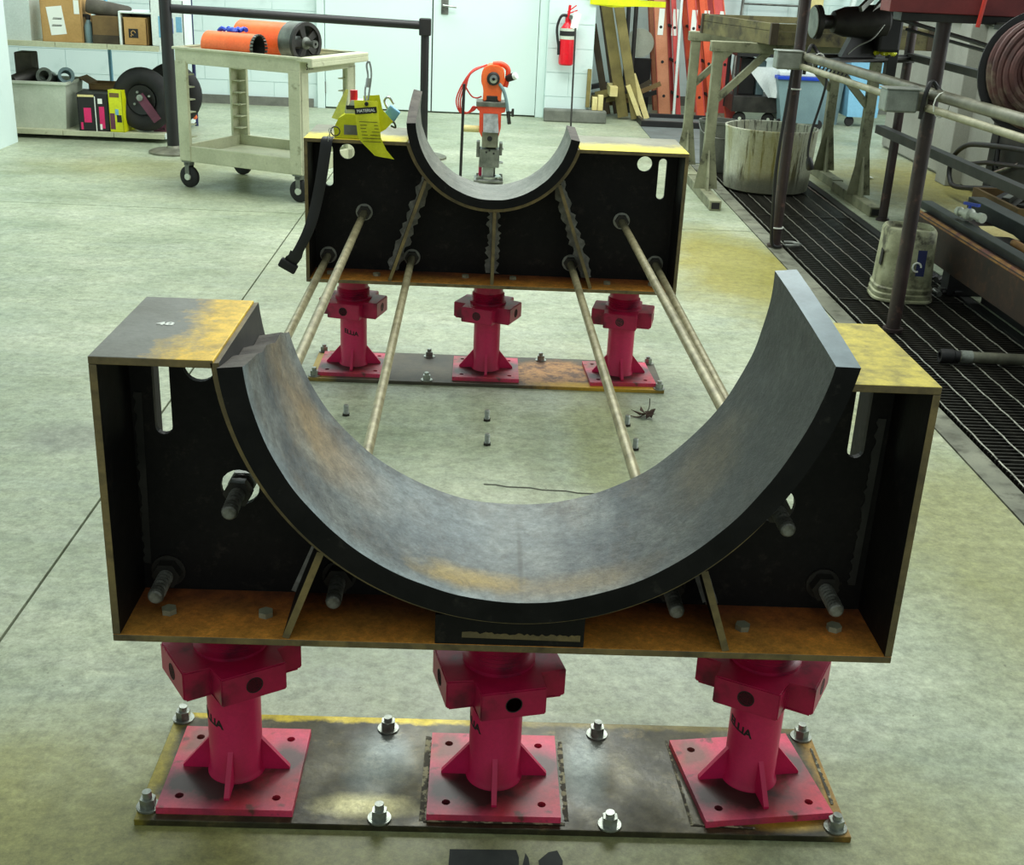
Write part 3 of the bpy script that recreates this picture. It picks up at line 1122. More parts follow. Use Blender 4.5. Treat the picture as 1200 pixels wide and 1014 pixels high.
# ------------------------------------------------------------------ jacks
def make_jack():
    T = thing('screw_jack', 'x', 'jack', (0, 0, 0))
    s = .114
    bm = B()
    holed(bm, [(-s, -s), (s, -s), (s, s), (-s, s)], [circ(a * .082, b * .082, .0075, 12) for a in (-1, 1) for b in (-1, 1)],
          lambda a, b: (a, b, .0), lambda a, b: (a, b, .013))
    obj('base_plate', bm, M['jackbase'], T, local=True)
    bm = B()
    lathe(bm, [(0, .013), (.050, .013), (.049, .018), (.0455, .024), (.0455, .235), (0, .235)], n=36)
    col_ = obj('column', bm, M['magenta'], T, True, local=True)
    for k in range(4):
        a = k * PI / 2 + math.radians(-90)
        R = Matrix.Rotation(a, 4, 'Z')
        bm = B()
        prism(bm, [(.043, .0135), (.093, .0135), (.093, .018), (.0445, .078), (.043, .078)], lambda p, q: (p, -.0045, q), lambda p, q: (p, .0045, q))
        bm.transform(R)
        obj('gusset', bm, M['magenta'], T, local=True)
    # cross-shaped head with a hole through each arm end
    h, w = .103, .056
    z0, z1 = .198, .250
    bm = B()
    out = [(h, -w), (h, w), (w, w), (w, h), (-w, h), (-w, w), (-h, w), (-h, -w), (-w, -w), (-w, -h), (w, -h), (w, -w)]
    prism(bm, out, lambda a, b: (a, b, z0), lambda a, b: (a, b, z1))
    bmesh.ops.bevel(bm, geom=[e for e in bm.edges], offset=.0022, segments=2, affect='EDGES')
    hd = obj('cross_head', bm, M['jackhead'], T, local=True)
    for k in range(4):
        R = Matrix.Rotation(k * PI / 2, 4, 'Z')
        bm = B()
        lathe(bm, [(0, .0022), (.0125, .0022), (.0132, 0), (.0145, -.0006), (.0145, .0035), (.0132, .0035), (.0128, .0030), (0, .0030)], (h - .003, 0, (z0 + z1) / 2), (1, 0, 0), 20)
        bm.transform(R)
        o = obj('arm_hole', bm, M['print'], hd, local=True)
    for a_, b_ in ((-h + .006, -w + .003), (w - .003, h - .006)):
        bm = B()
        box(bm, a_, b_, -w + .004, w - .004, z0 - .004, z0 + .002)
        obj('lip', bm, M['jackhead'], hd, local=True)
    bm = B()
    prof = [(0, .0), (.062, .0), (.062, .006)]
    for i in range(9):
        prof += [(.052 if i % 2 else .056, .008 + i * .0035)]
    prof += [(.050, .042), (.050, .0715), (.060, .073), (.060, .092), (0, .092)]
    lathe(bm, prof, n=36)
    obj('screw_collar', bm, M['jackhead'], T, True, local=True)
    return T, hd


jack0, _h = make_jack()
# black stencil lettering on the column
MW[jack0.name] = Matrix.Identity(4)
lt = []
jspec = [(-.459, .137, 0, 32, 'red screw jack under the left end of the near saddle', 0),
         (-.006, .137, 0, 14, 'red screw jack under the middle of the near saddle', 0),
         (.452, .150, 8, -28, 'red screw jack under the right end of the near saddle', 0),
         (-.490, 2.372, 0, -14, 'red screw jack under the left end of the far saddle', 1),
         (-.030, 2.372, 0, -22, 'red screw jack under the middle of the far saddle', 1),
         (.436, 2.372, 3, -12, 'red screw jack under the right end of the far saddle', 1)]
ZT_N, ZT_F = .361, .343
for i, (x, y, rz, hr, lab, far) in enumerate(jspec):
    topz = (ZT_F if far else ZT_N) - .012
    if i == 0:
        o = jack0
        o.location = (x, y, .012)
        o.rotation_euler = (0, 0, math.radians(rz))
        o['label'] = lab
        o['group'] = 'red jacks under the saddles'
    else:
        o = dup(jack0, (x, y, .012), math.radians(rz), lab, 'red jacks under the saddles')
    for ch in o.children:
        if ch.name.startswith('cross_head'):
            ch.rotation_euler.z = math.radians(hr - rz)
            ch.location.z = (.018, .002, .012, 0, 0, 0)[i]
        if ch.name.startswith('screw_collar'):
            dzh = (.018, .002, .012, 0, 0, 0)[i]
            ch.scale.z = (topz - .250 - dzh) / .092
            ch.location.z = .250 + dzh
# stencils: wrap small letters round the columns
for i in (0, 1, 2, 3):
    root = [o for o in bpy.data.objects if o.get('label') == jspec[i][4]][0]
    colo = [c for c in root.children if c.name.startswith('column')][0]
    cu = bpy.data.curves.new('stencil', 'FONT')
    cu.body = 'ELLiA'
    cu.size = .021
    cu.extrude = .0004
    cu.resolution_u = 2
    cu.offset = .0007
    cu.align_x = 'CENTER'
    tmp = bpy.data.objects.new('tmp', cu)
    COL.objects.link(tmp)
    bpy.context.evaluated_depsgraph_get().update()
    me = bpy.data.meshes.new_from_object(tmp.evaluated_get(bpy.context.evaluated_depsgraph_get()))
    bpy.data.objects.remove(tmp)
    a0 = math.radians([-135, -158, -150, -95][i])
    for v in me.vertices:
        a = a0 + v.co.x / .0455
        r = .0457 + v.co.z
        v.co = Vector((r * math.cos(a), r * math.sin(a), .128 + v.co.y - v.co.x * .25))
    me.materials.clear()
    me.materials.append(M['print'])
    o = bpy.data.objects.new('stencil', me)
    COL.objects.link(o)
    o.parent = colo
    o['label'] = 'black stencilled letters'

# cut-off anchor studs standing in the floor between the saddles
for i, (x, y, lab) in enumerate([(-.467, 1.925, 'short anchor stud on the open floor, left one below the far plate'), (-.023, 1.922, 'short anchor stud mid floor, farther of the centre two'),
                                 (-.022, 1.722, 'short anchor stud mid floor, nearer of the centre two'), (.421, 1.920, 'short anchor stud beside the right rod, farther one near the leaf'), (.425, 1.724, 'short anchor stud beside the right rod, nearer one')]):
    T = thing('anchor_stud', lab, 'anchor stud', (x, y, 0), group='anchor studs in the open floor')
    bm = B()
    prof = [(0, 0), (.0095, 0), (.0095, .004)] + [(.0075 if k % 2 else .0087, .004 + k * .0018) for k in range(17)] + [(.006, .037), (0, .037)]
    lathe(bm, prof, (x, y, 0), (0, 0, 1), 14)
    obj('thread', bm, M['boltzinc'], T)
    bm = B()
    hexnut(bm, (x, y, 0), (x, y, .007), .021)
    obj('nut', bm, M['nutdark'], T)

# dry leaf, tape, crack
bm = B()
rnd = random.Random(2)
c0 = Vector((.49, 2.0, .012))
for k in range(6):
    a = k * 1.05
    p = c0 + Vector((.05 * math.cos(a) * (1 if k % 2 else .6), .03 * math.sin(a), .02 * rnd.random()))
    q = c0 + Vector((.022 * math.cos(a + .6), .02 * math.sin(a + .6), .012 * rnd.random()))
    r_ = c0 + Vector((.022 * math.cos(a - .6), .02 * math.sin(a - .6), -.009))
    up = Vector((0, 0, .0012))
    f = [bm.verts.new(z) for z in (c0, r_, p, q)]
    g = [bm.verts.new(z + up) for z in (c0, r_, p, q)]
    bm.faces.new(f)
    bm.faces.new(g[::-1])
    for i in range(4):
        bm.faces.new((f[i], f[(i + 1) % 4], g[(i + 1) % 4], g[i]))
tube(bm, smooth_path([(.44, 2.0, .004), (.47, 1.99, .006), (.5, 2.02, .02), (.503, 2.03, .055)]), .0015, 5)
tag(obj('dry_leaf', bm, M['leaf'], loc=(.49, 2.0, 0)), 'crumpled brown dry leaf lying beside the right tie rod', 'leaf')
bm = B()
prism(bm, [(-.078, -.033), (.032, -.031), (.036, -.05), (.034, -.12), (-.08, -.12)], lambda a, b: (a, b, .0003), lambda a, b: (a, b, .0013))
tag(obj('floor_tape', bm, M['tape'], loc=(-.02, -.07, 0)), 'dark grey rectangular tape patch on the floor in front of the near plate', 'tape')
bm = B()
prism(bm, [(.068, -.055), (.085, -.035), (.100, -.030), (.108, -.055), (.105, -.09), (.085, -.10), (.07, -.08)], lambda a, b: (a, b, .0003), lambda a, b: (a, b, .0013))
tag(obj('floor_tape', bm, M['tape'], loc=(.09, -.06, 0)), 'small rounded dark tape scrap right of the rectangular tape patch', 'tape')
bm = B()
prism(bm, [(.040, -.075), (.047, -.038), (.052, -.05), (.054, -.08)], lambda a, b: (a, b, .0003), lambda a, b: (a, b, .0013))
tag(obj('floor_tape', bm, M['tape'], loc=(.047, -.06, 0)), 'tiny pointed dark tape sliver between the two tape patches', 'tape')
bm = B()
pts = [(-.03 + i * .0325, 1.433 - .0043 * i + .004 * math.sin(i * 2.1)) for i in range(11)]
for (a, b), (c_, d_) in zip(pts, pts[1:]):
    w = .004
    v = [bm.verts.new(p) for p in ((a, b - w, .0006), (c_, d_ - w, .0006), (c_, d_ + w, .0006), (a, b + w, .0006))]
    bm.faces.new(v)
obj('crack_filler', bm, M['joint'], floor)

# ------------------------------------------------------------------ lockout things on the far saddle
zt = .808
T = thing('lockout_box', 'yellow lockout box with grey label on the far saddle left end', 'lockout box', (-.49, 2.33, zt))
bm = B()
prism(bm, [(-.535, zt + .001), (-.42, zt + .001), (-.42, zt + .075), (-.50, zt + .075), (-.522, zt + .062), (-.538, zt + .03)], lambda a, b: (a, 2.262, b), lambda a, b: (a, 2.36, b))
obj('body', bm, M['yellow'], T)
bm = B()
box(bm, -.505, -.44, 2.2595, 2.2625, zt + .012, zt + .042)
obj('grey_label', bm, M['steel'], T)
bm = B()
prism(bm, [(-.505, zt + .075), (-.43, zt + .075), (-.445, zt + .115), (-.485, zt + .115)], lambda a, b: (a, 2.28, b), lambda a, b: (a, 2.34, b))
obj('handle', bm, M['offwhite'], T)
bm = B()
cyl(bm, (-.478, 2.30, zt + .10), (-.478, 2.30, zt + .145), .012, 12)
obj('red_plug', bm, M['red'], T, True)
bm = B()
box(bm, -.50, -.46, 2.276, 2.28, zt + .088, zt + .10)
obj('print_strip', bm, M['print'], T)
bm = B()
prism(bm, [(-.555, zt + .05), (-.51, zt + .14), (-.50, zt + .14), (-.52, zt + .04)], lambda a, b: (a, 2.35, b), lambda a, b: (a, 2.353, b))
obj('clear_flap', bm, M['clearfilm'], T)


def sheet(bm, rows, th=.0015):
    """curved thin sheet: rows of (left point, right point)"""
    a = [[bm.verts.new(Vector(p)) for p in r] for r in rows]
    b = [[bm.verts.new(Vector(p) + Vector((0, th, 0))) for p in r] for r in rows]
    m = len(rows[0])
    for i in range(len(rows) - 1):
        for k in range(m - 1):
            bm.faces.new((a[i][k], a[i][k + 1], a[i + 1][k + 1], a[i + 1][k]))
            bm.faces.new((b[i][k], b[i + 1][k], b[i + 1][k + 1], b[i][k + 1]))
        bm.faces.new((a[i][0], a[i + 1][0], b[i + 1][0], b[i][0]))
        bm.faces.new((a[i][-1], b[i][-1], b[i + 1][-1], a[i + 1][-1]))
    bm.faces.new([a[0][k] for k in range(m)] + [b[0][k] for k in reversed(range(m))])
    bm.faces.new([a[-1][k] for k in reversed(range(m))] + [b[-1][k] for k in range(m)])
    return bm


T = thing('lockout_tag', 'yellow warning tag with black header hanging over the far saddle edge', 'tag', (-.42, 2.235, .81))
bm = B()
rows = []
for i in range(13):
    v = i / 12
    z = .93 - .165 * v
    y = 2.228 + (-.018 * math.sin(v * PI)) - .03 * max(0, v - .75) * 4 * .3
    xl = -.470 + .020 * v + (.045 * max(0, v - .7) / .3 if v > .7 else 0)
    xr = -.397 + .018 * v + (.035 * max(0, v - .72) / .28 if v > .72 else 0)
    rows.append([(xl + (xr - xl) * k / 4, y + .004 * math.sin(k * 1.4 + v * 3), z - .010 * (k / 4) * (v > .8)) for k in range(5)])
sheet(bm, rows)
obj('tag_sheet', bm, M['yellowtag'], T, True)
bm = B()
box(bm, -.466, -.398, 2.2135, 2.2150, .893, .912)
bm.transform(Matrix.Translation((-.43, 2.21, .9)) @ Matrix.Rotation(math.radians(-6), 4, 'Y') @ Matrix.Translation((.43, -2.21, -.9)))
hd = obj('header_strip', bm, M['print'], T)
text('header_text', 'MATERIAL', .0125, Matrix.Translation((-.4315, 2.2130, .9020)) @ Matrix.Rotation(math.radians(-6), 4, 'Y') @ Matrix.Rotation(PI / 2, 4, 'X'), M['whiteprint'], hd, .0003)
bm = B()
for k in range(7):
    box(bm, -.452 + .002 * k, -.396 + .0022 * k, 2.2080, 2.2090, .868 - k * .010, .8695 - k * .010)
obj('fine_print', bm, M['darkwood'], T)
bm = B()
cyl(bm, (-.4305, 2.226, .922), (-.4305, 2.215, .922), .006, 12)
obj('grommet', bm, M['print'], T)
T = thing('lockout_tag', 'second plain yellow tag, blank and tilted behind the warning tag', 'tag', (-.39, 2.27, .81))
bm = B()
prism(bm, [(-.445, .94), (-.395, .945), (-.385, .90), (-.352, .865), (-.375, .84), (-.41, .82), (-.44, .85)], lambda a, b: (a, 2.268, b), lambda a, b: (a, 2.270, b))
obj('tag_sheet', bm, M['yellowtag'], T)
T = thing('padlock', 'small pale padlock beside the yellow tags on the far saddle', 'padlock', (-.365, 2.30, .81))
bm = B()
box(bm, -.378, -.338, 2.29, 2.315, .862, .905, .004, M4=Matrix.Translation((-.358, 2.3, .885)) @ Matrix.Rotation(.6, 4, 'Y') @ Matrix.Translation((.358, -2.3, -.885)))
obj('lock_body', bm, M['lightblue'], T)
bm = B()
tube(bm, smooth_path([(-.372, 2.30, .90), (-.382, 2.30, .925), (-.368, 2.30, .935), (-.352, 2.30, .915)]), .0035, 8)
obj('shackle', bm, M['chrome'], T, True)
bm = B()
tube(bm, smooth_path([(-.365, 2.29, .868), (-.35, 2.285, .86), (-.345, 2.285, .845), (-.36, 2.285, .85)]), .003, 6)
obj('key_wire', bm, M['darksteel'], T, True)
T = thing('wire_cable', 'shiny looped wire cable standing up behind the yellow tags', 'cable', (-.43, 2.25, .93))
bm = B()
tube(bm, smooth_path([(-.433, 2.232, .925), (-.437, 2.24, .96), (-.428, 2.24, 1.0), (-.432, 2.24, 1.035), (-.424, 2.243, 1.045), (-.418, 2.245, 1.01), (-.424, 2.245, .96), (-.428, 2.245, .93)]), .003, 8)
obj('loop', bm, M['chrome'], T, True)
bm = B()
cyl(bm, (-.430, 2.238, .97), (-.427, 2.238, .998), .0065, 10)
obj('ferrule', bm, M['chrome'], T, True)
T = thing('key_chain', 'bunch of small metal keys dangling left of the yellow lockout box', 'keys', (-.55, 2.235, .81))
bm = B()
for k in range(7):
    c_ = Vector((-.545 - .002 * k, 2.232, .835 - k * .011))
    rot = Matrix.Rotation(k % 2 * 1.4 + .2, 4, 'Z')
    tube(bm, [c_ + rot @ Vector((.0045 * math.cos(a * PI / 4), 0, .007 * math.sin(a * PI / 4))) for a in range(8)], .0013, 5, closed=True)
obj('chain', bm, M['chrome'], T, True)
bm = B()
box(bm, -.568, -.556, 2.228, 2.230, .735, .772, .0006)
cyl(bm, (-.562, 2.2275, .778), (-.562, 2.2305, .778), .010, 12)
obj('key', bm, M['chrome'], T)
bm = B()
tube(bm, [(-.530 + .014 * math.cos(a * PI / 8), 2.240, .832 + .014 * math.sin(a * PI / 8)) for a in range(16)], .002, 6, closed=True)
obj('ring', bm, M['darksteel'], T, True)
# black strap hanging down inside the left end
T = thing('black_strap', 'wide black strap hanging off the left end of the far saddle', 'strap', (-.6, 2.2, .8))
pth = smooth_path([(-.552, 2.262, .812), (-.556, 2.232, .806), (-.562, 2.222, .76), (-.575, 2.218, .68), (-.592, 2.216, .60), (-.612, 2.21, .53), (-.640, 2.21, .47), (-.668, 2.215, .425), (-.69, 2.225, .40)], 5)
rows = [[(p.x - .018, p.y, p.z), (p.x, p.y - .004, p.z), (p.x + .018, p.y, p.z)] for p in pth]
for i in range(len(rows) - 8, len(rows)):
    rows[i] = [(x + (.002 if k == 0 else 0) * (i % 3), y, z - (k - 1) * .012) for k, (x, y, z) in enumerate(rows[i])]
bm = B()
sheet(bm, rows, .004)
obj('webbing', bm, M['black'], T, True)
bm = B()
box(bm, -.715, -.655, 2.205, 2.235, .385, .415, .006, M4=Matrix.Translation((-.685, 2.22, .4)) @ Matrix.Rotation(.5, 4, 'Y') @ Matrix.Translation((.685, -2.22, -.4)))
obj('strap_end', bm, M['rubber'], T)

# ------------------------------------------------------------------ utility cart
CR = math.radians(-24.2)
T = thing('utility_cart', 'beige two shelf plastic utility cart on black casters with orange core bits', 'cart', (-1.335, 5.64, 0), CR)
CA = T
LX, LY = .415, .295


def cpart(name, bm, m, smooth=False, parent=None):
    return obj(name, bm, m, parent or T, smooth, local=True)


def tray(z0, z1, lx, ly, w=.022, fl=.03, lip=.012):
    bm = B()
    box(bm, -lx, lx, -ly, -ly + w, z0, z1, .004)
    box(bm, -lx, lx, ly - w, ly, z0, z1, .004)
    box(bm, -lx, -lx + w, -ly + w, ly - w, z0, z1, .004)
    box(bm, lx - w, lx, -ly + w, ly - w, z0, z1, .004)
    box(bm, -lx + w, lx - w, -ly + w, ly - w, z0 + .01, z0 + fl)
    if lip:
        box(bm, -lx - lip, lx + lip, -ly - lip, -ly + w, z1 - .014, z1, .003)
        box(bm, -lx - lip, lx + lip, ly - w, ly + lip, z1 - .014, z1, .003)
        box(bm, -lx - lip, -lx + w, -ly, ly, z1 - .014, z1, .003)
        box(bm, lx - w, lx + lip, -ly, ly, z1 - .014, z1, .003)
    return bm


tp = cpart('top_tray', tray(.705, .795, LX, LY), M['beige'])
cpart('bottom_tray', tray(.155, .245, LX, LY, lip=0), M['beige'])
bm = B()
box(bm, LX - .02, LX + .085, -LY - .012, LY + .012, .770, .795, .006)
box(bm, LX + .055, LX + .085, -LY - .012, LY + .012, .745, .775, .005)
cpart('push_handle', bm, M['beige'])
for sx in (-1, 1):
    for sy in (-1, 1):
        bm = B()
        x0, x1 = (sx * LX, sx * (LX - .075)) if sx < 0 else (LX - .075, LX)
        box(bm, min(x0, x1), max(x0, x1), sy * LY - .006 if sy < 0 else LY - .018, -LY + .018 if sy < 0 else LY + .006, .16, .72, .003)
        xe = sx * LX
        box(bm, min(xe, xe - sx * .016) - 0, max(xe, xe - sx * .016), min(sy * LY, sy * (LY - .085)), max(sy * LY, sy * (LY - .085)), .16, .72, .003)
        lg = cpart('leg', bm, M['beige'])
        bm = B()
        for zz in (.29, .36, .43, .50, .57, .64):
            box(bm, min(sx * (LX - .016), sx * (LX - .07)), max(sx * (LX - .016), sx * (LX - .07)), min(sy * (LY - .018), sy * (LY - .075)), max(sy * (LY - .018), sy * (LY - .075)), zz, zz + .006)
        obj('rib', bm, M['beige'], lg, local=True)
        cx_, cy_ = sx * (LX - .035), sy * (LY - .03)
        bm = B()
        box(bm, cx_ - .03, cx_ + .03, cy_ - .03, cy_ + .03, .148, .156)
        box(bm, cx_ - .014, cx_ + .014, cy_ - .024, cy_ - .020, .052, .148)
        box(bm, cx_ - .014, cx_ + .014, cy_ + .020, cy_ + .024, .052, .148)
        box(bm, cx_ - .02, cx_ + .02, cy_ - .024, cy_ + .024, .128, .148, .002)
        cs = cpart('caster', bm, M['steel'])
        bm = B()
        lathe(bm, [(.02, -.017), (.052, -.017), (.0625, -.010), (.0625, .010), (.052, .017), (.02, .017)], (cx_, cy_, .0625), (0, 1, 0), 28, close=True)
        obj('wheel', bm, M['rubber'], cs, True, local=True)
        bm = B()
        cyl(bm, (cx_, cy_ - .026, .0625), (cx_, cy_ + .026, .0625), .019, 16)
        obj('hub', bm, M['offwhite'], cs, True, local=True)
# paint letters on the end of the cart
text('ink_marking', 'S1R', .045, MW[T.name] @ Matrix.Translation((LX + .0135, -LY + .075, .74)) @ Matrix.Rotation(PI / 2, 4, 'Z') @ Matrix.Rotation(PI / 2, 4, 'X'), M['print'], tp, .0003)


def corebit(cent, R, Ln, label, r_in=.9, teeth=24):
    T2 = thing('core_bit', label, 'core bit', cent, CR)
    bm = B()
    r = R
    lathe(bm, [(r * .94, -Ln / 2 + .004), (r, -Ln / 2), (r, Ln / 2 - .012), (r * .93, Ln / 2 - .012)], (0, 0, 0), (1, 0, 0), 40, close=True)
    obj('barrel', bm, M['orange'], T2, True, local=True)
    bm = B()
    lathe(bm, [(r * .94, -Ln / 2 + .003), (r * .94, -Ln / 2 + .010), (0, -Ln / 2 + .010), (0, -Ln / 2 + .003)], (0, 0, 0), (1, 0, 0), 40)
    obj('end_cap', bm, M['orange'], T2, True, local=True)
    bm = B()
    lathe(bm, [(r * .935, -Ln / 2 + .011), (r * .938, -Ln / 2 + .011), (r * .938, Ln / 2 - .010), (r * .90, Ln / 2 - .010), (r * .90, -Ln / 2 + .02), (0, -Ln / 2 + .02), (0, -Ln / 2 + .011)], (0, 0, 0), (1, 0, 0), 40)
    obj('dark_bore', bm, M['print'], T2, True, local=True)
    bm = B()
    for k in range(teeth):
        a = 2 * PI * k / teeth
        Mx = Matrix.Rotation(a, 4, 'X')
        box(bm, Ln / 2 - .013, Ln / 2 + .004, -R * .085, R * .085, r * .92, r * 1.01, M4=Mx)
    obj('segment', bm, M['steel'], T2, local=True)
    return T2


def onCart(x, y, z):
    return tuple(MW[CA.name] @ Vector((x, y, z)))


corebit(onCart(-.085, -.19, .735 + .076), .076, .34, 'smaller orange core bit lying at the front of the beige cart')
corebit(onCart(-.015, .05, .735 + .104), .104, .36, 'larger orange core bit lying behind the small one on the cart')
# spoked drum wheel
T2 = thing('spoked_drum', 'grey spoked drum wheel with black rim on the cart', 'drum wheel', onCart(.245, -.035, .735 + .113), CR - .25)
bm = B()
lathe(bm, [(.098, -.055), (.110, -.055), (.110, .05), (.113, .055), (.113, .06), (.098, .06)], (0, 0, 0), (1, 0, 0), 44, close=True)
obj('rim_band', bm, M['steel'], T2, True, local=True)
bm = B()
lathe(bm, [(.094, .045), (.114, .045), (.114, .066), (.094, .066)], (0, 0, 0), (1, 0, 0), 44, close=True)
obj('black_rim', bm, M['darksteel'], T2, True, local=True)
for k in range(5):
    bm = B()
    a = 2 * PI * k / 5 + .3
    prism(bm, [(-.013, .02), (.013, .02), (.022, .098), (-.022, .098)], lambda p, q: (.042, p, q), lambda p, q: (.056, p, q))
    bm.transform(Matrix.Rotation(a, 4, 'X'))
    obj('spoke', bm, M['darksteel'], T2, local=True)
bm = B()
lathe(bm, [(0, -.04), (.034, -.04), (.034, .06), (.016, .066), (.016, .115), (.021, .118), (.021, .135), (.008, .135), (.008, .12), (0, .12)], (0, 0, 0), (1, 0, 0), 24)
obj('hub', bm, M['steel'], T2, True, local=True)
# blue glove
bm = B()
g0 = Vector(onCart(-.12, -.15, .735 + .157))
for k, (dx, dy, L_) in enumerate([(-.045, 0, .05), (-.02, .018, .06), (.02, .014, .07), (.045, 0, .06)]):
    p = g0 + Vector((dx * .8, dy, 0))
    tube(bm, smooth_path([p, p + Vector((dx * .5, .012 * k, .010)), p + Vector((dx * .9, .01, -.006 + .004 * k))], 3), .013, 8)
lathe(bm, [(0, -.02), (.024, -.014), (.034, 0), (.026, .014), (0, .02)], g0, (0, 0, 1), 12)
tag(obj('blue_glove', bm, M['blueplastic'], smooth=True, loc=tuple(g0)), 'crumpled bright blue glove on top of the smaller orange core bit', 'glove')

# ------------------------------------------------------------------ barrier rail
T = thing('barrier_rail', 'black pipe barrier rail with two posts behind the beige cart', 'barrier', (-2.17, 6.74, 0))
bm = B()
lathe(bm, [(0, 0), (.165, 0), (.165, .012), (.14, .022), (.05, .034), (.04, .05), (0, .05)], (-2.175, 6.74, 0), (0, 0, 1), 36)
obj('base', bm, M['pipegrey'], T, True)
bm = B()
cyl(bm, (-2.175, 6.74, .03), (-2.175, 6.74, 1.02), .040, 20)
obj('post', bm, M['black'], T, True)
bm = B()
lathe(bm, [(0, 0), (.165, 0), (.165, .012), (.14, .022), (.05, .034), (.04, .05), (0, .05)], (-.49, 6.98, 0), (0, 0, 1), 36)
obj('base', bm, M['pipegrey'], T, True)
bm = B()
cyl(bm, (-.49, 6.98, .03), (-.49, 6.98, .93), .028, 20)
obj('post', bm, M['black'], T, True)
bm = B()
box(bm, -.53, -.45, 6.94, 7.02, .82, .93, .006)
obj('post_cap', bm, M['black'], T)
bm = B()
cyl(bm, (-2.14, 6.745, .932), (-.53, 6.97, .885), .028, 18)
obj('rail', bm, M['black'], T, True)

# ------------------------------------------------------------------ shelving cart with boxes
T = thing('shelf_cart', 'low two deck shelf cart with pale decks and navy posts at back left', 'shelf', (-2.85, 7.5, 0))
SX0, SX1, SY0, SY1 = -3.75, -2.33, 7.12, 8.05
for z, nm in ((.035, 'lower_deck'), (.63, 'upper_deck')):
    bm = B()
    box(bm, SX0, SX1, SY0, SY1, z + .006, z + .026)
    dk = obj(nm, bm, M['beige'], T)
    for k in range(4):
        a = SX0 + k * (SX1 - SX0) / 4
        bm = B()
        box(bm, a + .002, a + (SX1 - SX0) / 4 - .002, SY0 - .012, SY0, z - .006, z + .03, .002)
        obj('edge_panel', bm, M['beige'], dk)
    bm = B()
    box(bm, SX1, SX1 + .012, SY0, SY1, z - .006, z + .03, .002)
    obj('edge_panel', bm, M['white'], dk)
for x, y in ((SX1 + .015, SY1), (SX1 + .015, SY0 + .45), (SX0, SY1), (-2.95, SY1)):
    bm = B()
    cyl(bm, (x, y, 0), (x, y, 1.25), .014, 12)
    obj('post', bm, M['navy'] if x > -2.6 else M['lightblue'], T, True)


def bxt(name, label, cat, x0, x1, y0, y1, z0, z1, m, rz=0, group=None):
    T2 = thing(name, label, cat, ((x0 + x1) / 2, (y0 + y1) / 2, z0), rz, group)
    return T2, (x1 - x0) / 2, (y1 - y0) / 2, z1 - z0


def carton(label, x0, x1, y0, y1, z0, z1, m, rz=0, flaps=False, cat='box', name='cardboard_box'):
    T2, hx, hy, h = bxt(name, label, cat, x0, x1, y0, y1, z0, z1, m, rz)
    w = .005
    bm = B()
    box(bm, -hx, hx, -hy, -hy + w, 0, h)
    box(bm, -hx, hx, hy - w, hy, 0, h)
    box(bm, -hx, -hx + w, -hy, hy, 0, h)
    box(bm, hx - w, hx, -hy, hy, 0, h)
    box(bm, -hx, hx, -hy, hy, 0, w)
    obj('body', bm, m, T2, local=True)
    if flaps:
        for s in (-1, 1):
            bm = B()
            box(bm, 0, hy * .8, -hy, hy, -w, 0, M4=Matrix.Translation((s * hx, 0, h)) @ Matrix.Rotation(PI if s < 0 else 0, 4, 'Z') @ Matrix.Rotation(-.5, 4, 'Y'))
            obj('flap', bm, m, T2, local=True)
        bm = B()
        box(bm, -hx, hx, 0, hx * .7, -w, 0, M4=Matrix.Translation((0, -hy, h)) @ Matrix.Rotation(-1.1, 4, 'X'))
        obj('flap', bm, m, T2, local=True)
    else:
        bm = B()
        box(bm, -hx, -.001, -hy, hy, h, h + w)
        box(bm, .001, hx, -hy, hy, h, h + w)
        obj('lid_flap', bm, m, T2, local=True)
    return T2, hx, hy, h


def patch(T2, name, m, x0, x1, z0, z1, y, rot=0, th=.0015, label=None):
    bm = B()
    cx_, cz_ = (x0 + x1) / 2, (z0 + z1) / 2
    box(bm, x0, x1, y - th, y, z0, z1, M4=Matrix.Translation((cx_, 0, cz_)) @ Matrix.Rotation(rot, 4, 'Y') @ Matrix.Translation((-cx_, 0, -cz_)))
    return obj(name, bm, m, T2, local=True, label=label)


def open_bin(T2, hx, hy, h, m, taper=.03, w=.006, rim=.012):
    bm = B()
    o_, i_ = [], []
    for z, s in ((0, taper), (h, 0)):
        o_.append([bm.verts.new((a * (hx - s), b * (hy - s), z)) for a, b in ((-1, -1), (1, -1), (1, 1), (-1, 1))])
        i_.append([bm.verts.new((a * (hx - s - w), b * (hy - s - w), z + (w if z == 0 else 0))) for a, b in ((-1, -1), (1, -1), (1, 1), (-1, 1))])
    for k in range(4):
        j = (k + 1) % 4
        bm.faces.new((o_[0][k], o_[0][j], o_[1][j], o_[1][k]))
        bm.faces.new((i_[0][k], i_[1][k], i_[1][j], i_[0][j]))
        bm.faces.new((o_[1][k], o_[1][j], i_[1][j], i_[1][k]))
    bm.faces.new(o_[0])
    bm.faces.new(i_[0])
    obj('tub', bm, m, T2, local=True)
    bm = B()
    for (a, b, c_, d_) in ((-hx - rim, hx + rim, -hy - rim, -hy), (-hx - rim, hx + rim, hy, hy + rim), (-hx - rim, -hx, -hy, hy), (hx, hx + rim, -hy, hy)):
        box(bm, a, b, c_, d_, h - .018, h + .002, .002)
    obj('rim', bm, m, T2, local=True)


Z1, Z2 = .061, .656
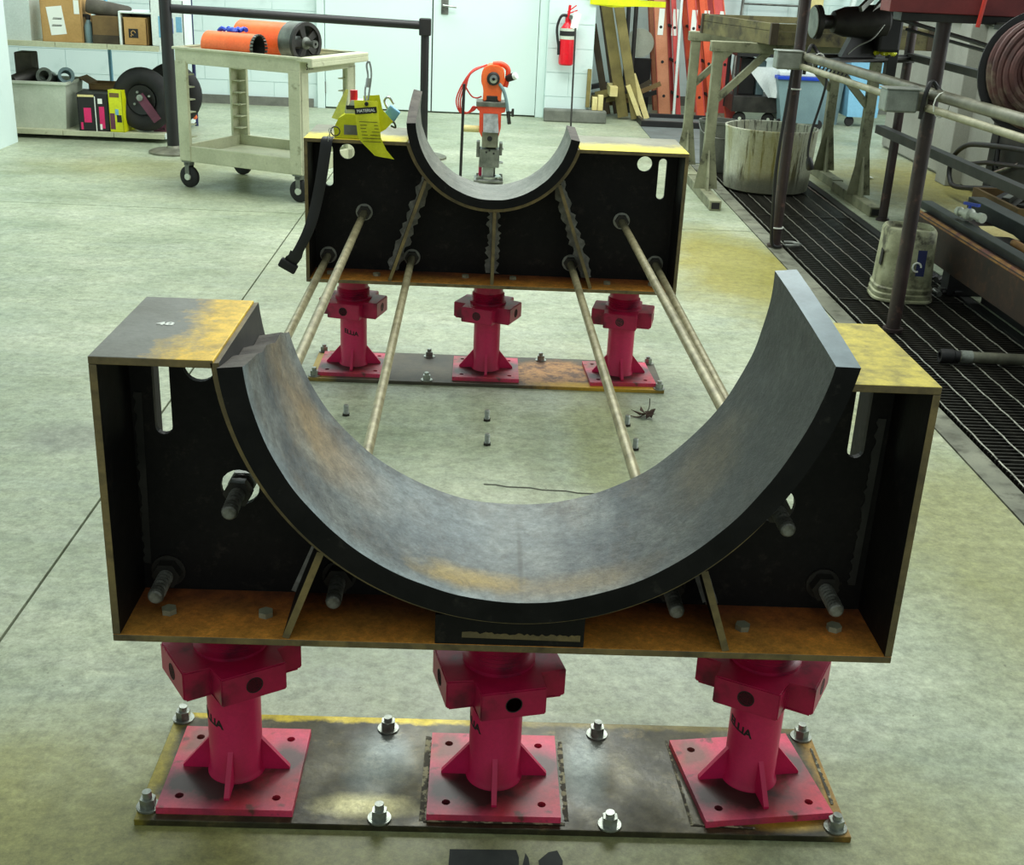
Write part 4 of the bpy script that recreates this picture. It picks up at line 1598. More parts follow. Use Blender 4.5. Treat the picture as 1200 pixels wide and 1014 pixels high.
# lower deck
T2, hx, hy, h = bxt('storage_bin', 'open pale plastic bin full of pipe fittings on the lower deck', 'bin', -3.43, -3.01, 7.16, 7.55, Z1, .385, M['offwhite'])
open_bin(T2, hx, hy, h, M['offwhite'])
for k, (x, y, z, r, d, m, lab) in enumerate([(-3.17, 7.28, .40, .058, (-.1, -1, .35), 'steel', 'grey ring shaped pipe fitting, left one facing out of the pale bin'),
                                            (-3.05, 7.30, .41, .056, (.45, -1, .3), 'greyblue', 'blue grey pipe coupling, right one sticking out of the pale bin')]):
    bm = B()
    dv = Vector(d).normalized()
    lathe(bm, [(r * .62, -.06), (r * .95, -.06), (r * .95, .03), (r, .035), (r, .06), (r * .62, .06)], (x, y, z), dv, 24, close=True)
    tag(obj('pipe_fitting', bm, M[m], smooth=True, loc=(x, y, z)), lab, 'fitting', 'fittings in the pale bin')
bm = B()
tube(bm, [(-3.38, 7.2, .37), (-3.28, 7.3, .42), (-3.2, 7.4, .38)], .05, 12)
tag(obj('pipe_fitting', bm, M['darksteel'], smooth=True, loc=(-3.28, 7.3, .38)), 'dark bent pipe elbow at the left in the pale bin', 'fitting', 'fittings in the pale bin')
bm = B()
box(bm, -3.42, -3.30, 7.35, 7.5, .40, .56, .01)
tag(obj('tool_bag', bm, M['greyfabric'], loc=(-3.36, 7.42, .40)), 'dark canvas bag piled at the back of the pale bin', 'bag')
T2, hx, hy, h = carton('black and pink printed carton on the lower deck beside the pale bin', -2.945, -2.735, 7.15, 7.40, Z1, .315, M['black'], .1, flaps=False)
patch(T2, 'printed_panel', M['pink'], -.065, -.015, .06, .16, -hy)
patch(T2, 'printed_panel', M['pink'], .04, .075, .02, .17, -hy)
patch(T2, 'printed_panel', M['pink'], -.09, -.075, .01, .06, -hy)
patch(T2, 'printed_panel', M['whiteprint'], .035, .065, .19, .225, -hy)
patch(T2, 'printed_panel', M['whiteprint'], .012, .018, .0, .24, -hy)
patch(T2, 'printed_panel', M['whiteprint'], .04, .055, .012, .05, -hy - .0016)
patch(T2, 'printed_panel', M['palewood'], -.10, .01, .235, .25, -hy - .002)
T2, hx, hy, h = carton('grey brown open carton behind the black and pink carton', -2.93, -2.70, 7.42, 7.62, Z1, .36, M['darkcard'], .0, flaps=True)
T2, hx, hy, h = carton('bright yellow printed box on the lower deck by the tyre', -2.70, -2.60, 7.14, 7.36, Z1, .345, M['yellow'], -.15, flaps=False)
patch(T2, 'printed_panel', M['purple'], -.045, -.01, .02, .13, -hy)
patch(T2, 'printed_panel', M['lightblue'], -.005, .02, .12, .16, -hy)
patch(T2, 'printed_panel', M['print'], .005, .04, .07, .12, -hy)
patch(T2, 'printed_panel', M['darkcard'], -.04, .03, .24, .27, -hy)
# hand truck wheels
T2 = thing('hand_truck', 'dull purple hand truck with two fat black tyres lying on the lower deck', 'hand truck', (-2.45, 7.35, Z1))
for y in (7.22, 7.62):
    bm = B()
    c_ = (-2.49 + (y - 7.22) * .28, y, Z1 + .225)
    prof = [(.075 + 0 * k, 0) for k in range(0)]
    ring = []
    for k in range(14):
        a = 2 * PI * k / 14
        ring.append((.160 + .062 * math.cos(a), .052 * math.sin(a)))
    lathe(bm, ring, c_, (.12, 1, 0), 36, close=True)
    obj('tyre', bm, M['rubber'], T2, True)
    bm = B()
    lathe(bm, [(0, -.02), (.05, -.02), (.102, -.035), (.102, .035), (.05, .02), (0, .02)], c_, (.12, 1, 0), 30)
    ob = obj('wheel_rim', bm, M['black'], T2, True)
    for k in range(4):
        bm = B()
        a = k * PI / 2 + .5
        cyl(bm, (c_[0] + .06 * math.cos(a), y - .045, c_[2] + .06 * math.sin(a)), (c_[0] + .06 * math.cos(a), y - .02, c_[2] + .06 * math.sin(a)), .008, 8)
        obj('bolt', bm, M['boltzinc'], ob)
bm = B()
bar(bm, (-2.50, 7.155, Z1 + .26), (-2.38, 7.155, Z1 + .09), .06, .012, up=(0, 1, 0))
obj('axle_arm', bm, M['purple'], T2)
bm = B()
cyl(bm, (-2.493, 7.135, Z1 + .245), (-2.493, 7.15, Z1 + .245), .022, 16)
obj('axle_cap', bm, M['boltzinc'], T2)
bm = B()
box(bm, -2.44, -2.30, 7.25, 7.75, Z1, Z1 + .015)
box(bm, -2.36, -2.34, 7.25, 7.6, Z1 + .015, Z1 + .09)
obj('toe_plate', bm, M['purple'], T2)
bm = B()
tube(bm, smooth_path([(-2.29, 7.9, Z1 + .02), (-2.31, 7.7, Z1 + .3), (-2.32, 7.6, Z1 + .5)]), .018, 10)
obj('handle_tube', bm, M['orange'], T2, True)
# upper deck
T2, hx, hy, h = bxt('storage_bin', 'tall translucent grey plastic bin on the left of the upper deck', 'bin', -3.52, -3.205, 7.16, 7.5, Z2, 1.05, M['greyblue'])
open_bin(T2, hx, hy, h, M['white'], .015)
T2, hx, hy, h = carton('brown cardboard box with a tilted white shipping label on the upper deck', -3.135, -2.865, 7.14, 7.42, Z2, .99, M['cardboard'], .06)
lb = patch(T2, 'shipping_label', M['paper'], -.085, .02, .05, .235, -hy, -.10 + .25 * 0 - .02)
for zz in (.115, .118, .165, .168):
    pass
bm = B()
for k, zz in enumerate((.105, .112, .150, .157)):
    box(bm, -.065 + .004 * k, .0 + .002 * k, -hy - .0022, -hy - .0015, zz, zz + .004)
obj('label_print', bm, M['print'], lb, local=True)
patch(T2, 'shipping_label', M['paper'], -.13, -.04, .285, .315, -hy)
patch(T2, 'side_label', M['paper'], .09, .125, .19, .28, -hy)
T2, hx, hy, h = carton('dark brown open carton under the grey roll on the upper deck', -2.79, -2.60, 7.15, 7.45, Z2, .835, M['darkcard'], 0)
patch(T2, 'dark_stripe', M['darkwood'], -.095, .095, .0, .06, -hy)
T2 = thing('canvas_roll', 'grey rolled canvas lying tilted on top of the dark carton', 'roll', (-2.7, 7.3, .86))
bm = B()
lathe(bm, [(0, 0), (.02, 0), (.045, .004), (.052, .02), (.050, .28), (.043, .30), (.018, .302), (0, .296)], (-2.84, 7.22, .905), (1, .12, -.17), 16)
obj('roll', bm, M['greyfabric'], T2, True)
T2 = thing('spray_bottle', 'small grey bottle with black top beside the brown box on upper deck', 'bottle', (-2.825, 7.22, Z2))
bm = B()
lathe(bm, [(0, 0), (.03, 0), (.032, .01), (.032, .11), (.018, .14), (.012, .16), (0, .16)], (-2.826, 7.20, Z2), (0, 0, 1), 18)
obj('bottle_body', bm, M['greyblue'], T2, True)
bm = B()
cyl(bm, (-2.826, 7.20, Z2 + .155), (-2.826, 7.20, Z2 + .185), .018, 14)
box(bm, -2.86, -2.82, 7.19, 7.21, Z2 + .17, Z2 + .19, .003)
obj('nozzle', bm, M['black'], T2)
T2 = thing('open_crate', 'white open crate around the small brown box on the upper deck', 'frame', (-2.5, 7.3, Z2))
bm = B()
box(bm, -2.602, -2.588, 7.14, 7.42, Z2, Z2 + .21, .002)
box(bm, -2.602, -2.38, 7.14, 7.42, Z2 + .21, Z2 + .222, .002)
box(bm, -2.602, -2.38, 7.38, 7.42, Z2, Z2 + .21)
obj('panels', bm, M['white'], T2)
T2, hx, hy, h = carton('small brown box with black square symbol standing in the white crate', -2.575, -2.415, 7.15, 7.36, Z2, .835, M['cardboard'], 0)
sy_ = patch(T2, 'black_symbol', M['print'], -.045, .02, .05, .11, -hy)
bm = B()
tube(bm, [(-.013 + .014 * math.cos(a * PI / 6), -hy - .003, .083 + .014 * math.sin(a * PI / 6)) for a in range(10)], .003, 5)
box(bm, -.032, -.026, -hy - .003, -hy - .0015, .058, .07)
obj('symbol_mark', bm, M['cardboard'], sy_, local=True)
T2, hx, hy, h = carton('white carton with blue green and yellow print at right of upper deck', -2.385, -2.16, 7.15, 7.40, Z2 + .0, .96, M['white'], 0)
patch(T2, 'printed_panel', M['lightblue'], -.06, -.035, .06, .20, -hy)
patch(T2, 'printed_panel', M['blueplastic'], .0, .04, .09, .19, -hy)
patch(T2, 'printed_panel', M['yellow'], .01, .035, .03, .09, -hy)
patch(T2, 'printed_panel', M['lightblue'], .06, .10, .10, .20, -hy)

# ------------------------------------------------------------------ core drill rig
DX, DY = -.018, 6.13
T = thing('core_drill', 'orange core drill on a grey steel column with looped red cord', 'drill', (DX, DY, 0))


def dz(v):
    return (955 - v) * .00094


def dx(v):
    return DX + (v - 472) * .00088


bm = B()
box(bm, dx(345), dx(585), DY - .13, DY + .10, .012, .032, .004)
for sx in (-.085, .085):
    for sy in (-.10, .07):
        cyl(bm, (DX + sx, DY + sy, 0), (DX + sx, DY + sy, .05), .012, 10)
obj('base', bm, M['steel'], T)
bm = B()
lathe(bm, [(.05, .033), (.085, .033), (.085, .05), (.05, .05)], (DX, DY - .02, 0), (0, 0, 1), 28, close=True)
obj('base_ring', bm, M['chrome'], T, True)
bm = B()
box(bm, dx(412), dx(505), DY - .06, DY + .04, .03, dz(775), .003)
obj('column', bm, M['alum'], T)
bm = B()
box(bm, dx(430), dx(520), DY + .045, DY + .10, .03, dz(345), .003)
obj('mast', bm, M['steel'], T)
bm = B()
box(bm, dx(380), dx(408), DY - .02, DY + .01, .03, dz(820), .003)
obj('pink_foot', bm, M['magenta'], T)
bm = B()
box(bm, dx(382), dx(548), DY - .085, DY + .04, dz(830), dz(690), .006)
box(bm, dx(357), dx(384), DY - .06, DY + .03, dz(760), dz(640), .006)
box(bm, dx(545), dx(570), DY - .06, DY + .03, dz(740), dz(645), .006)
obj('clamp', bm, M['steel'], T)
for zz, xx in ((715, 440), (722, 500), (700, 465)):
    bm = B()
    cyl(bm, (dx(xx), DY - .09, dz(zz)), (dx(xx), DY - .083, dz(zz)), .007, 10)
    obj('screw', bm, M['print'], T)
for zz in (690, 797):
    bm = B()
    cyl(bm, (dx(545), DY - .03, dz(zz)), (dx(580), DY - .03, dz(zz)), .011, 10)
    obj('clamp_bolt', bm, M['chrome'], T)
bm = B()
box(bm, dx(400), dx(532), DY - .11, DY + .04, dz(675), dz(560), .005)
cb = obj('gear_block', bm, M['pipegrey'], T)
bm = B()
lathe(bm, [(0, .002), (.016, .002), (.018, 0), (.018, .004), (0, .004)], (dx(463), DY - .111, dz(608)), (0, -1, 0), 18)
obj('bore', bm, M['print'], cb)
bm = B()
prism(bm, [(405, 425), (522, 425), (535, 560), (408, 560)], lambda a, b: (dx(a), DY - .13 + (560 - b) * .0003, dz(b)), lambda a, b: (dx(a), DY - .09, dz(b)))
obj('cover', bm, M['chrome'], T)
bm = B()
prism(bm, [(352, 345), (588, 345), (580, 410), (550, 420), (550, 530), (535, 590), (395, 600), (375, 560), (372, 410), (356, 400)], lambda a, b: (dx(a), DY - .09, dz(b)), lambda a, b: (dx(a), DY + .06, dz(b)))
obj('carriage', bm, M['redorange'], T)
bm = B()
box(bm, dx(345), dx(596), DY - .10, DY + .07, dz(375), dz(338), .004)
obj('mounting_plate', bm, M['steel'], T)
bm = B()
box(bm, dx(425), dx(515), DY - .09, DY + .05, dz(338), dz(295), .006)
obj('neck', bm, M['black'], T)
bm = B()
prism(bm, [(395, 335), (425, 335), (432, 300), (512, 300), (520, 335), (545, 335), (545, 240), (570, 190), (560, 110), (520, 78), (450, 72), (400, 95), (378, 150), (378, 200), (405, 260)],
      lambda a, b: (dx(a), DY - .085, dz(b)), lambda a, b: (dx(a), DY + .10, dz(b)))
bmesh.ops.bevel(bm, geom=list(bm.edges), offset=.006, segments=2, affect='EDGES')
obj('motor_housing', bm, M['orange'], T)
bm = B()
lathe(bm, [(0, 0), (.046, 0), (.046, .022), (.034, .03), (0, .03)], (dx(475), DY - .083, dz(170)), (0, -1, 0), 28)
ch = obj('chuck', bm, M['black'], T, True)
bm = B()
lathe(bm, [(.011, .05), (.028, .046), (.028, .025), (.011, .025)], (dx(477), DY - .083, dz(170)), (0, -1, 0), 24, close=True)
obj('spindle', bm, M['chrome'], ch, True)
bm = B()
tube(bm, smooth_path([(dx(470), DY - .02, dz(72)), (dx(540), DY - .03, dz(68)), (dx(588), DY - .03, dz(100)), (dx(592), DY - .03, dz(150)), (dx(575), DY - .03, dz(232))]), .018, 10)
obj('grip', bm, M['redorange'], T, True)
bm = B()
cyl(bm, (dx(590), DY - .03, dz(170)), (dx(640), DY - .06, dz(150)), .026, 18)
kb = obj('knob', bm, M['black'], T, True)
bm = B()
cyl(bm, (dx(636), DY - .058, dz(152)), (dx(660), DY - .072, dz(142)), .024, 18)
obj('white_cap', bm, M['white'], kb, True)
bm = B()
tube(bm, smooth_path([(dx(525), DY - .09, dz(205)), (dx(560), DY - .10, dz(250)), (dx(585), DY - .10, dz(320)), (dx(600), DY - .10, dz(400)), (dx(612), DY - .10, dz(480))]), .012, 10)
obj('water_hose', bm, M['greyblue'], T, True)
bm = B()
cyl(bm, (dx(602), DY - .10, dz(400)), (dx(618), DY - .10, dz(495)), .014, 10)
cyl(bm, (dx(605), DY - .10, dz(415)), (dx(645), DY - .10, dz(405)), .010, 10)
box(bm, dx(632), dx(652), DY - .11, DY - .09, dz(440), dz(380), .004)
obj('water_valve', bm, M['darksteel'], T)
bm = B()
for k in range(4):
    o_ = k * 12
    tube(bm, smooth_path([(dx(385 + o_), DY, dz(92 - k * 4)), (dx(300 - o_ * .2), DY - .01 * k, dz(130 + k * 5)), (dx(215 + o_ * 1.1), DY - .012 * k, dz(250)), (dx(180 + o_ * 1.4), DY - .01 * k, dz(350)),
                          (dx(205 + o_), DY - .01, dz(425)), (dx(250 + o_), DY, dz(445 - k * 4)), (dx(320), DY, dz(420 - k * 10)), (dx(362), DY, dz(375 + k * 10))]), .0055, 7)
tube(bm, smooth_path([(dx(250), DY - .02, dz(240)), (dx(300), DY, dz(310)), (dx(345), DY, dz(325)), (dx(385), DY, dz(312))]), .0055, 7)
obj('power_cord', bm, M['hosered'], T, True)
bm = B()
cyl(bm, (dx(248), DY - .05, dz(548)), (dx(385), DY - .05, dz(548)), .024, 16)
obj('side_handle', bm, M['palewood'], T, True)

T.scale = (.87, .87, .875)
T.location = (DX - .005, DY, 0)
# ------------------------------------------------------------------ fire extinguisher
bm = B()
cyl(bm, (-.206, 6.0, .0), (-.198, 6.0, .612), .009, 12)
tag(obj('black_rod', bm, M['black'], smooth=True, loc=(-.206, 6.0, 0)), 'thin black upright rod left of the orange core drill', 'rod')
ex, ey = .617, 9.23
T = thing('fire_extinguisher', 'red fire extinguisher with white tag hung on the pilaster', 'fire extinguisher', (ex, ey + .1, .46))
bm = B()
lathe(bm, [(0, .465), (.055, .465), (.064, .475), (.064, .70), (.058, .735), (.035, .765), (.026, .775), (.026, .80), (0, .80)], (ex, ey, 0), (0, 0, 1), 30)
cy = obj('cylinder', bm, M['red'], T, True)
bm = B()
lathe(bm, [(.0645, .675), (.0652, .675), (.0652, .755), (.0645, .755)], (ex, ey, -.02), (0, 0, 1), 30, close=True)
obj('label_band', bm, M['offwhite'], cy, True)
bm = B()
lathe(bm, [(.0655, .70), (.0662, .70), (.0662, .735), (.0655, .735)], (ex, ey, -.02), (0, 0, 1), 30, close=True)
obj('label_print', bm, M['print'], cy, True)
bm = B()
cyl(bm, (ex, ey, .80), (ex, ey, .83), .02, 16)
bar(bm, (ex - .01, ey, .835), (ex + .075, ey, .865), .022, .008)
bar(bm, (ex - .01, ey, .85), (ex + .065, ey, .90), .022, .008)
cyl(bm, (ex, ey, .82), (ex + .01, ey, .90), .012, 10)
obj('valve_handle', bm, M['red'], T)
bm = B()
cyl(bm, (ex + .02, ey - .03, .815), (ex + .02, ey - .045, .815), .017, 16)
obj('gauge', bm, M['chrome'], T)
bm = B()
tube(bm, smooth_path([(ex - .01, ey - .01, .825), (ex - .06, ey - .02, .82), (ex - .09, ey - .02, .75), (ex - .088, ey - .02, .68), (ex - .07, ey - .02, .60)]), .011, 10)
obj('hose', bm, M['black'], T, True)
bm = B()
cyl(bm, (ex - .072, ey - .02, .64), (ex - .066, ey - .02, .54), .014, 10)
obj('nozzle', bm, M['black'], T, True)
bm = B()
box(bm, ex + .03, ex + .095, ey - .05, ey - .048, .735, .855, M4=Matrix.Translation((ex + .05, 0, .79)) @ Matrix.Rotation(.25, 4, 'Y') @ Matrix.Translation((-ex - .05, 0, -.79)))
obj('inspection_tag', bm, M['paper'], T)
bm = B()
box(bm, ex - .02, ex + .02, ey + .06, ey + .098, .60, .82)
obj('wall_bracket', bm, M['darksteel'], T)
T.scale = (1.0, 1.0, 1.13)
T.location.z = .475
bm = B()
cyl(bm, (.668, 8.85, 0), (.668, 9.0, .80), .008, 10)
tag(obj('thin_pole', bm, M['darksteel'], smooth=True, loc=(.668, 8.85, 0)), 'thin dark pole standing before the fire extinguisher wall', 'pole')

# ------------------------------------------------------------------ lumber, ladders in the alcove


def board(xb, xt, zt_, y, w, th, m, label, z0=0.0, group='lumber leaning in the alcove'):
    bm = B()
    bar(bm, (xb, y, z0 + .02), (xt, y, zt_), th, w, up=(1, 0, 0))
    o = obj('lumber_board', bm, M[m], loc=(xb, y, z0))
    return tag(o, label, 'board', group)


board(1.19, .905, 1.25, 9.60, .095, .04, 'wood', 'olive brown plank leaning left, first big one right of the pilaster')
board(1.30, 1.00, 1.27, 9.52, .085, .04, 'wood', 'olive brown plank leaning left, second big one nearest the ladders')
board(1.335, 1.20, .31, 9.48, .04, .04, 'palewood', 'short pale sawn offcut leaning against the big planks')
board(1.40, 1.245, .40, 9.56, .05, .04, 'palewood', 'longer pale sawn offcut, rightmost of the leaning wood')
board(1.06, .875, .80, 9.75, .06, .04, 'darkwood', 'dark weathered board behind the big planks')
board(1.16, .93, 1.1, 9.85, .06, .04, 'darkwood', 'dark weathered board deepest in the alcove corner')
board(.835, .835, .45, 9.30, .035, .04, 'wood', 'short upright batten standing on the kerb by the pilaster', .107)
for k, (x, z, w, h_, lab) in enumerate([(.895, .107, .045, .11, 'pale wood block on the kerb, left of the two'), (.945, .107, .045, .13, 'pale wood block on the kerb, right of the two'), (1.075, .21, .07, .085, 'pale wood end sticking out of the dark scrap pile')]):
    bm = B()
    box(bm, x - w / 2, x + w / 2, 9.25 if k < 2 else 9.45, 9.32 if k < 2 else 9.8, z, z + h_, .003)
    tag(obj('wood_block', bm, M['palewood'], loc=(x, 9.3, z)), lab, 'wood block')
T = thing('scrap_pile', 'dark pile of wood and metal scraps at the alcove corner', 'scrap', (1.05, 9.9, 0))
rnd = random.Random(11)
for k in range(16):
    x = rnd.uniform(.92, 1.42)
    y_ = rnd.uniform(9.7, 10.1)
    bm = B()
    a = rnd.uniform(-.9, .9)
    L_ = rnd.uniform(.10, .22)
    z_ = .06 + rnd.random() * .16
    bar(bm, (x - L_ * math.cos(a), y_, z_), (x + L_ * math.cos(a), y_ + rnd.uniform(-.1, .1), z_ + abs(L_ * math.sin(a))), .05, .04)
    obj('scrap_piece', bm, M[['darkwood', 'darkcard', 'black', 'wood'][k % 4]], T)
for k, (xb, xt, lab) in enumerate([(1.24, 1.21, 'black thin pipe standing upright left of the ladders'), (1.30, 1.29, 'dark steel pipe standing close beside the ladders')]):
    bm = B()
    cyl(bm, (xb, 10.1, 0), (xt, 10.15, 1.9), .02, 10)
    tag(obj('upright_pipe', bm, M['black' if k == 0 else 'darksteel'], smooth=True, loc=(xb, 10.1, 0)), lab, 'pipe')
T = thing('reel', 'pale round cable reel standing behind the upright pipes', 'reel', (1.42, 10.35, 0))
bm = B()
lathe(bm, [(0, -.04), (.13, -.04), (.13, -.025), (.08, -.02), (.08, .02), (.13, .025), (.13, .04), (0, .04)], (1.38, 10.35, .62), (0, 1, 0), 28)
obj('spool', bm, M['offwhite'], T, True)
bm = B()
box(bm, 1.28, 1.50, 10.3, 10.4, .0, .48)
obj('stand', bm, M['black'], T)


def ladder(x0, dxl, y0, m, m2, label, w=.075, H=2.3, fr=True):
    T2 = thing('extension_ladder', label, 'ladder', (x0, y0, 0))
    for y_ in (y0, y0 + .40):
        bm = B()
        bar(bm, (x0, y_, .0), (x0 - dxl * H, y_, H), .028, w, up=(1, 0, 0))
        r_ = obj('rail', bm, M[m], T2)
        bm = B()
        for s in (-1, 1):
            bar(bm, (x0 + s * (w / 2 - .004), y_ - .016, .0), (x0 - dxl * H + s * (w / 2 - .004), y_ - .016, H), .012, .008, up=(1, 0, 0))
        obj('flange', bm, M[m2], r_)
    for k in range(7):
        z = .18 + k * .305
        bm = B()
        cyl(bm, (x0 - dxl * z, y0 - .017, z), (x0 - dxl * z, y0 + .415, z), .014, 10)
        obj('rung', bm, M['print'], T2)
    bm = B()
    box(bm, x0 - dxl * .8 - .025, x0 - dxl * .8 + .025, y0 - .0165, y0 - .0145, .72, .95)
    obj('label_sticker', bm, M['paper'], T2)
    return T2


ladder(1.625, .135, 10.0, 'ladderpeach', 'ladderdark', 'peach and brick red fibreglass ladder, leftmost of the leaning ladders', .125)
ladder(1.755, .138, 10.0, 'ladderred', 'ladderred', 'slim pinkish red ladder beside the peach ladder', .045)
bm = B()
bar(bm, (1.70, 9.93, 0), (1.66, 9.93, 2.0), .02, .022, up=(1, 0, 0))
tag(obj('white_pole', bm, M['white'], loc=(1.70, 9.93, 0)), 'thin white pole leaning between the peach and red ladders', 'pole')
ladder(1.97, .19, 10.0, 'ladderorange', 'ladderred', 'bright orange ladder with white label, third from the left', .085)
ladder(2.09, .2, 10.0, 'ladderorange', 'ladderorange', 'bright orange ladder, second from the right', .07)
ladder(2.25, .22, 10.0, 'ladderred', 'ladderorange', 'coral red ladder, rightmost of the leaning ladders', .10)
bm = B()
sheet(bm, [[(.80, 9.30, 1.04), (1.0, 9.32, 1.02), (1.2, 9.34, 1.035), (1.45, 9.3, 1.03)], [(.80, 9.30, .985), (1.0, 9.32, .965), (1.2, 9.34, .98), (1.45, 9.3, .985)]])
tag(obj('barrier_tape', bm, M['yellow'], loc=(1.1, 9.3, .97)), 'strip of yellow barrier tape across the front of the lumber', 'tape')
# black tray in front of ladders & cover plates
T = thing('drip_tray', 'low black framed tray with grey mat on the floor before the ladders', 'tray', (1.6, 9.3, 0))
bm = B()
box(bm, 1.32, 1.95, 9.15, 9.65, .002, .02)
obj('mat', bm, M['matgrey'], T)
bm = B()
box(bm, 1.30, 1.97, 9.12, 9.15, 0, .055, .004)
box(bm, 1.30, 1.97, 9.65, 9.68, 0, .055, .004)
box(bm, 1.30, 1.33, 9.15, 9.65, 0, .055, .004)
box(bm, 1.94, 1.97, 9.15, 9.65, 0, .055, .004)
obj('rim', bm, M['black'], T)
for k in range(3):
    T = thing('cover_plate', ['grey steel floor cover plate, nearest to the sawhorses', 'grey steel floor cover plate, middle of three', 'grey steel floor cover plate touching the black tray'][k], 'cover plate', (1.62, 7.3 + k * .63, 0))
    bm = B()
    box(bm, 1.30, 1.98, 7.22 + k * .63, 7.22 + k * .63 + .62, 0.0, .006, .001)
    obj('plate', bm, M['matgrey'], T)


# ------------------------------------------------------------------ sawhorses with oily tray
def sawhorse(y, x0, x1, label):
    T2 = thing('steel_sawhorse', label, 'sawhorse', ((x0 + x1) / 2, y, 0), group='pale green steel sawhorses')
    m = M['greenwood']
    bm = B()
    box(bm, x0 - .05, x1 + .05, y - .035, y + .035, .875, .935, .004)
    obj('top_beam', bm, m, T2)
    for s, x in ((1, x0), (-1, x1)):
        bm = B()
        box(bm, x - .035, x + .035, y - .42, y + .46, .0, .06, .004)
        box(bm, x - .024, x + .024, y - .4215, y - .4205, .009, .051)
        f = obj('foot', bm, m, T2)
        bm = B()
        box(bm, x - .024, x + .024, y - .4225, y - .4205, .011, .049)
        obj('open_end', bm, M['print'], f)
        bm = B()
        box(bm, x - .03, x + .03, y - .03, y + .03, .06, .876, .003)
        obj('post', bm, m, T2)
        bm = B()
        prism(bm, [(y - .12, .06), (y + .12, .06), (y + .03, .30), (y - .03, .30)], lambda a, b: (x - .006, a, b), lambda a, b: (x + .006, a, b))
        prism(bm, [(x - .075, .06), (x + .075, .06), (x + .03, .34), (x - .03, .34)], lambda a, b: (a, y - .032, b), lambda a, b: (a, y - .028, b))
        obj('foot_gusset', bm, m, T2)
        bm = B()
        bar(bm, (x + s * .02, y, .60), (x + s * .30, y, .885), .04, .04, up=(0, 0, 1))
        obj('brace', bm, m, T2)
    return T2


sawhorse(5.90, 1.32, 2.28, 'nearer pale green steel sawhorse under the wooden tray')
sawhorse(6.82, 1.33, 2.30, 'farther pale green steel sawhorse behind, near the white drum')
T = thing('wooden_tray', 'oily wooden tray box resting across the two sawhorses', 'tray', (1.8, 6.2, .936))
WT = T
cn = [(1.34, 6.60), (1.60, 5.72), (2.55, 5.80), (2.45, 6.85)]
for i in range(4):
    a, b = cn[i], cn[(i + 1) % 4]
    dv = Vector((b[0] - a[0], b[1] - a[1], 0)).normalized()
    for k, (z0, z1) in enumerate(((.938, 1.012), (1.015, 1.055))):
        bm = B()
        bar(bm, (a[0], a[1], (z0 + z1) / 2), (b[0], b[1], (z0 + z1) / 2), .03, z1 - z0, up=(0, 0, 1))
        obj('side_board', bm, M['traywood'], T)
bm = B()
prism(bm, cn, lambda a, b: (a, b, .937), lambda a, b: (a, b, .95))
obj('bottom_board', bm, M['traywood'], T)
for c_ in cn:
    bm = B()
    box(bm, c_[0] - .022, c_[0] + .022, c_[1] - .022, c_[1] + .022, .9375, 1.058, .002)
    obj('corner_post', bm, M['darkwood'], T)

# white drum
T = thing('plastic_drum', 'big dirty white open drum under the sawhorses beside the grate', 'drum', (1.79, 6.30, 0))
bm = B()
lathe(bm, [(0, .0), (.24, .0), (.262, .012), (.268, .06), (.286, .36), (.290, .366), (.290, .376), (.284, .378), (.276, .374), (.274, .35), (.255, .05), (.245, .018), (0, .018)], (1.79, 6.30, 0), (0, 0, 1), 48)
bm.transform(Matrix.Translation((1.79, 6.30, 0)) @ Matrix.Diagonal((1.03, 1.03, 1.07, 1)) @ Matrix.Translation((-1.79, -6.30, 0)))
obj('shell', bm, M['drum'], T, True)
bm = B()
lathe(bm, [(0, .02), (.24, .02), (.24, .05), (0, .055)], (1.79, 6.33, 0), (0, 0, 1), 32)
obj('residue', bm, M['curb'], T, True)

T = thing('grey_bucket', 'plain grey bucket standing left behind the dirty white drum', 'bucket', (1.56, 6.95, 0))
bm = B()
lathe(bm, [(0, 0), (.10, 0), (.105, .01), (.135, .33), (.142, .335), (.142, .35), (.128, .35), (.098, .02), (0, .02)], (1.57, 6.95, 0), (0, 0, 1), 30)
obj('shell', bm, M['curb'], T, True)
bm = B()
tube(bm, smooth_path([(1.43, 6.95, .33), (1.44, 6.88, .28), (1.5, 6.83, .25), (1.57, 6.81, .24), (1.64, 6.83, .25), (1.70, 6.88, .28), (1.71, 6.95, .33)], 3), .004, 6)
obj('bail_handle', bm, M['steel'], T, True)
# ------------------------------------------------------------------ dark pipe rack on the right
T = thing('pipe_rack', 'dark brown pipe rack with maroon top beam standing over the drain grate', 'rack', (1.7, 4, 0))


def post(name, x, y, z0, z1, r, m='rackpost', foot=True):
    bm = B()
    cyl(bm, (x, y, z0), (x, y, z1), r, 18)
    p = obj(name, bm, M[m], T, True)
    if foot:
        bm = B()
        cyl(bm, (x, y, z0), (x, y, z0 + .014), r * 1.45, 18)
        obj('foot_collar', bm, M[m], p, True)


post('post', 1.478, 4.58, .0, 1.40, .0275)
post('post', 1.641, 3.10, .0, 1.24, .0285)
post('post', 2.300, 5.40, .0, 1.40, .0265)
post('post', 2.300, 2.30, .0, 1.24, .0265)
bm = B()
box(bm, 1.41, 2.36, 3.04, 3.16, 1.235, 1.31, .003)
tb = obj('top_beam', bm, M['maroon'], T)
bm = B()
box(bm, 1.44, 2.33, 3.16, 5.6, 1.31, 1.33)
obj('top_deck', bm, M['maroon'], T)
bm = B()
box(bm, 1.46, 2.34, 3.05, 3.15, 1.205, 1.235, .002)
obj('under_angle', bm, M['darksteel'], T)
for (p, q, w) in [((2.20, 5.40, .525), (2.3, 1.9, .51), .05), ((2.3, 5.42, .93), (2.3, 1.9, .93), .04), ((1.50, 4.9, .93), (2.32, 5.40, .915), .045)]:
    bm = B()
    bar(bm, p, q, w, w * .9)
    obj('rail', bm, M['darksteel'], T)
bm = B()
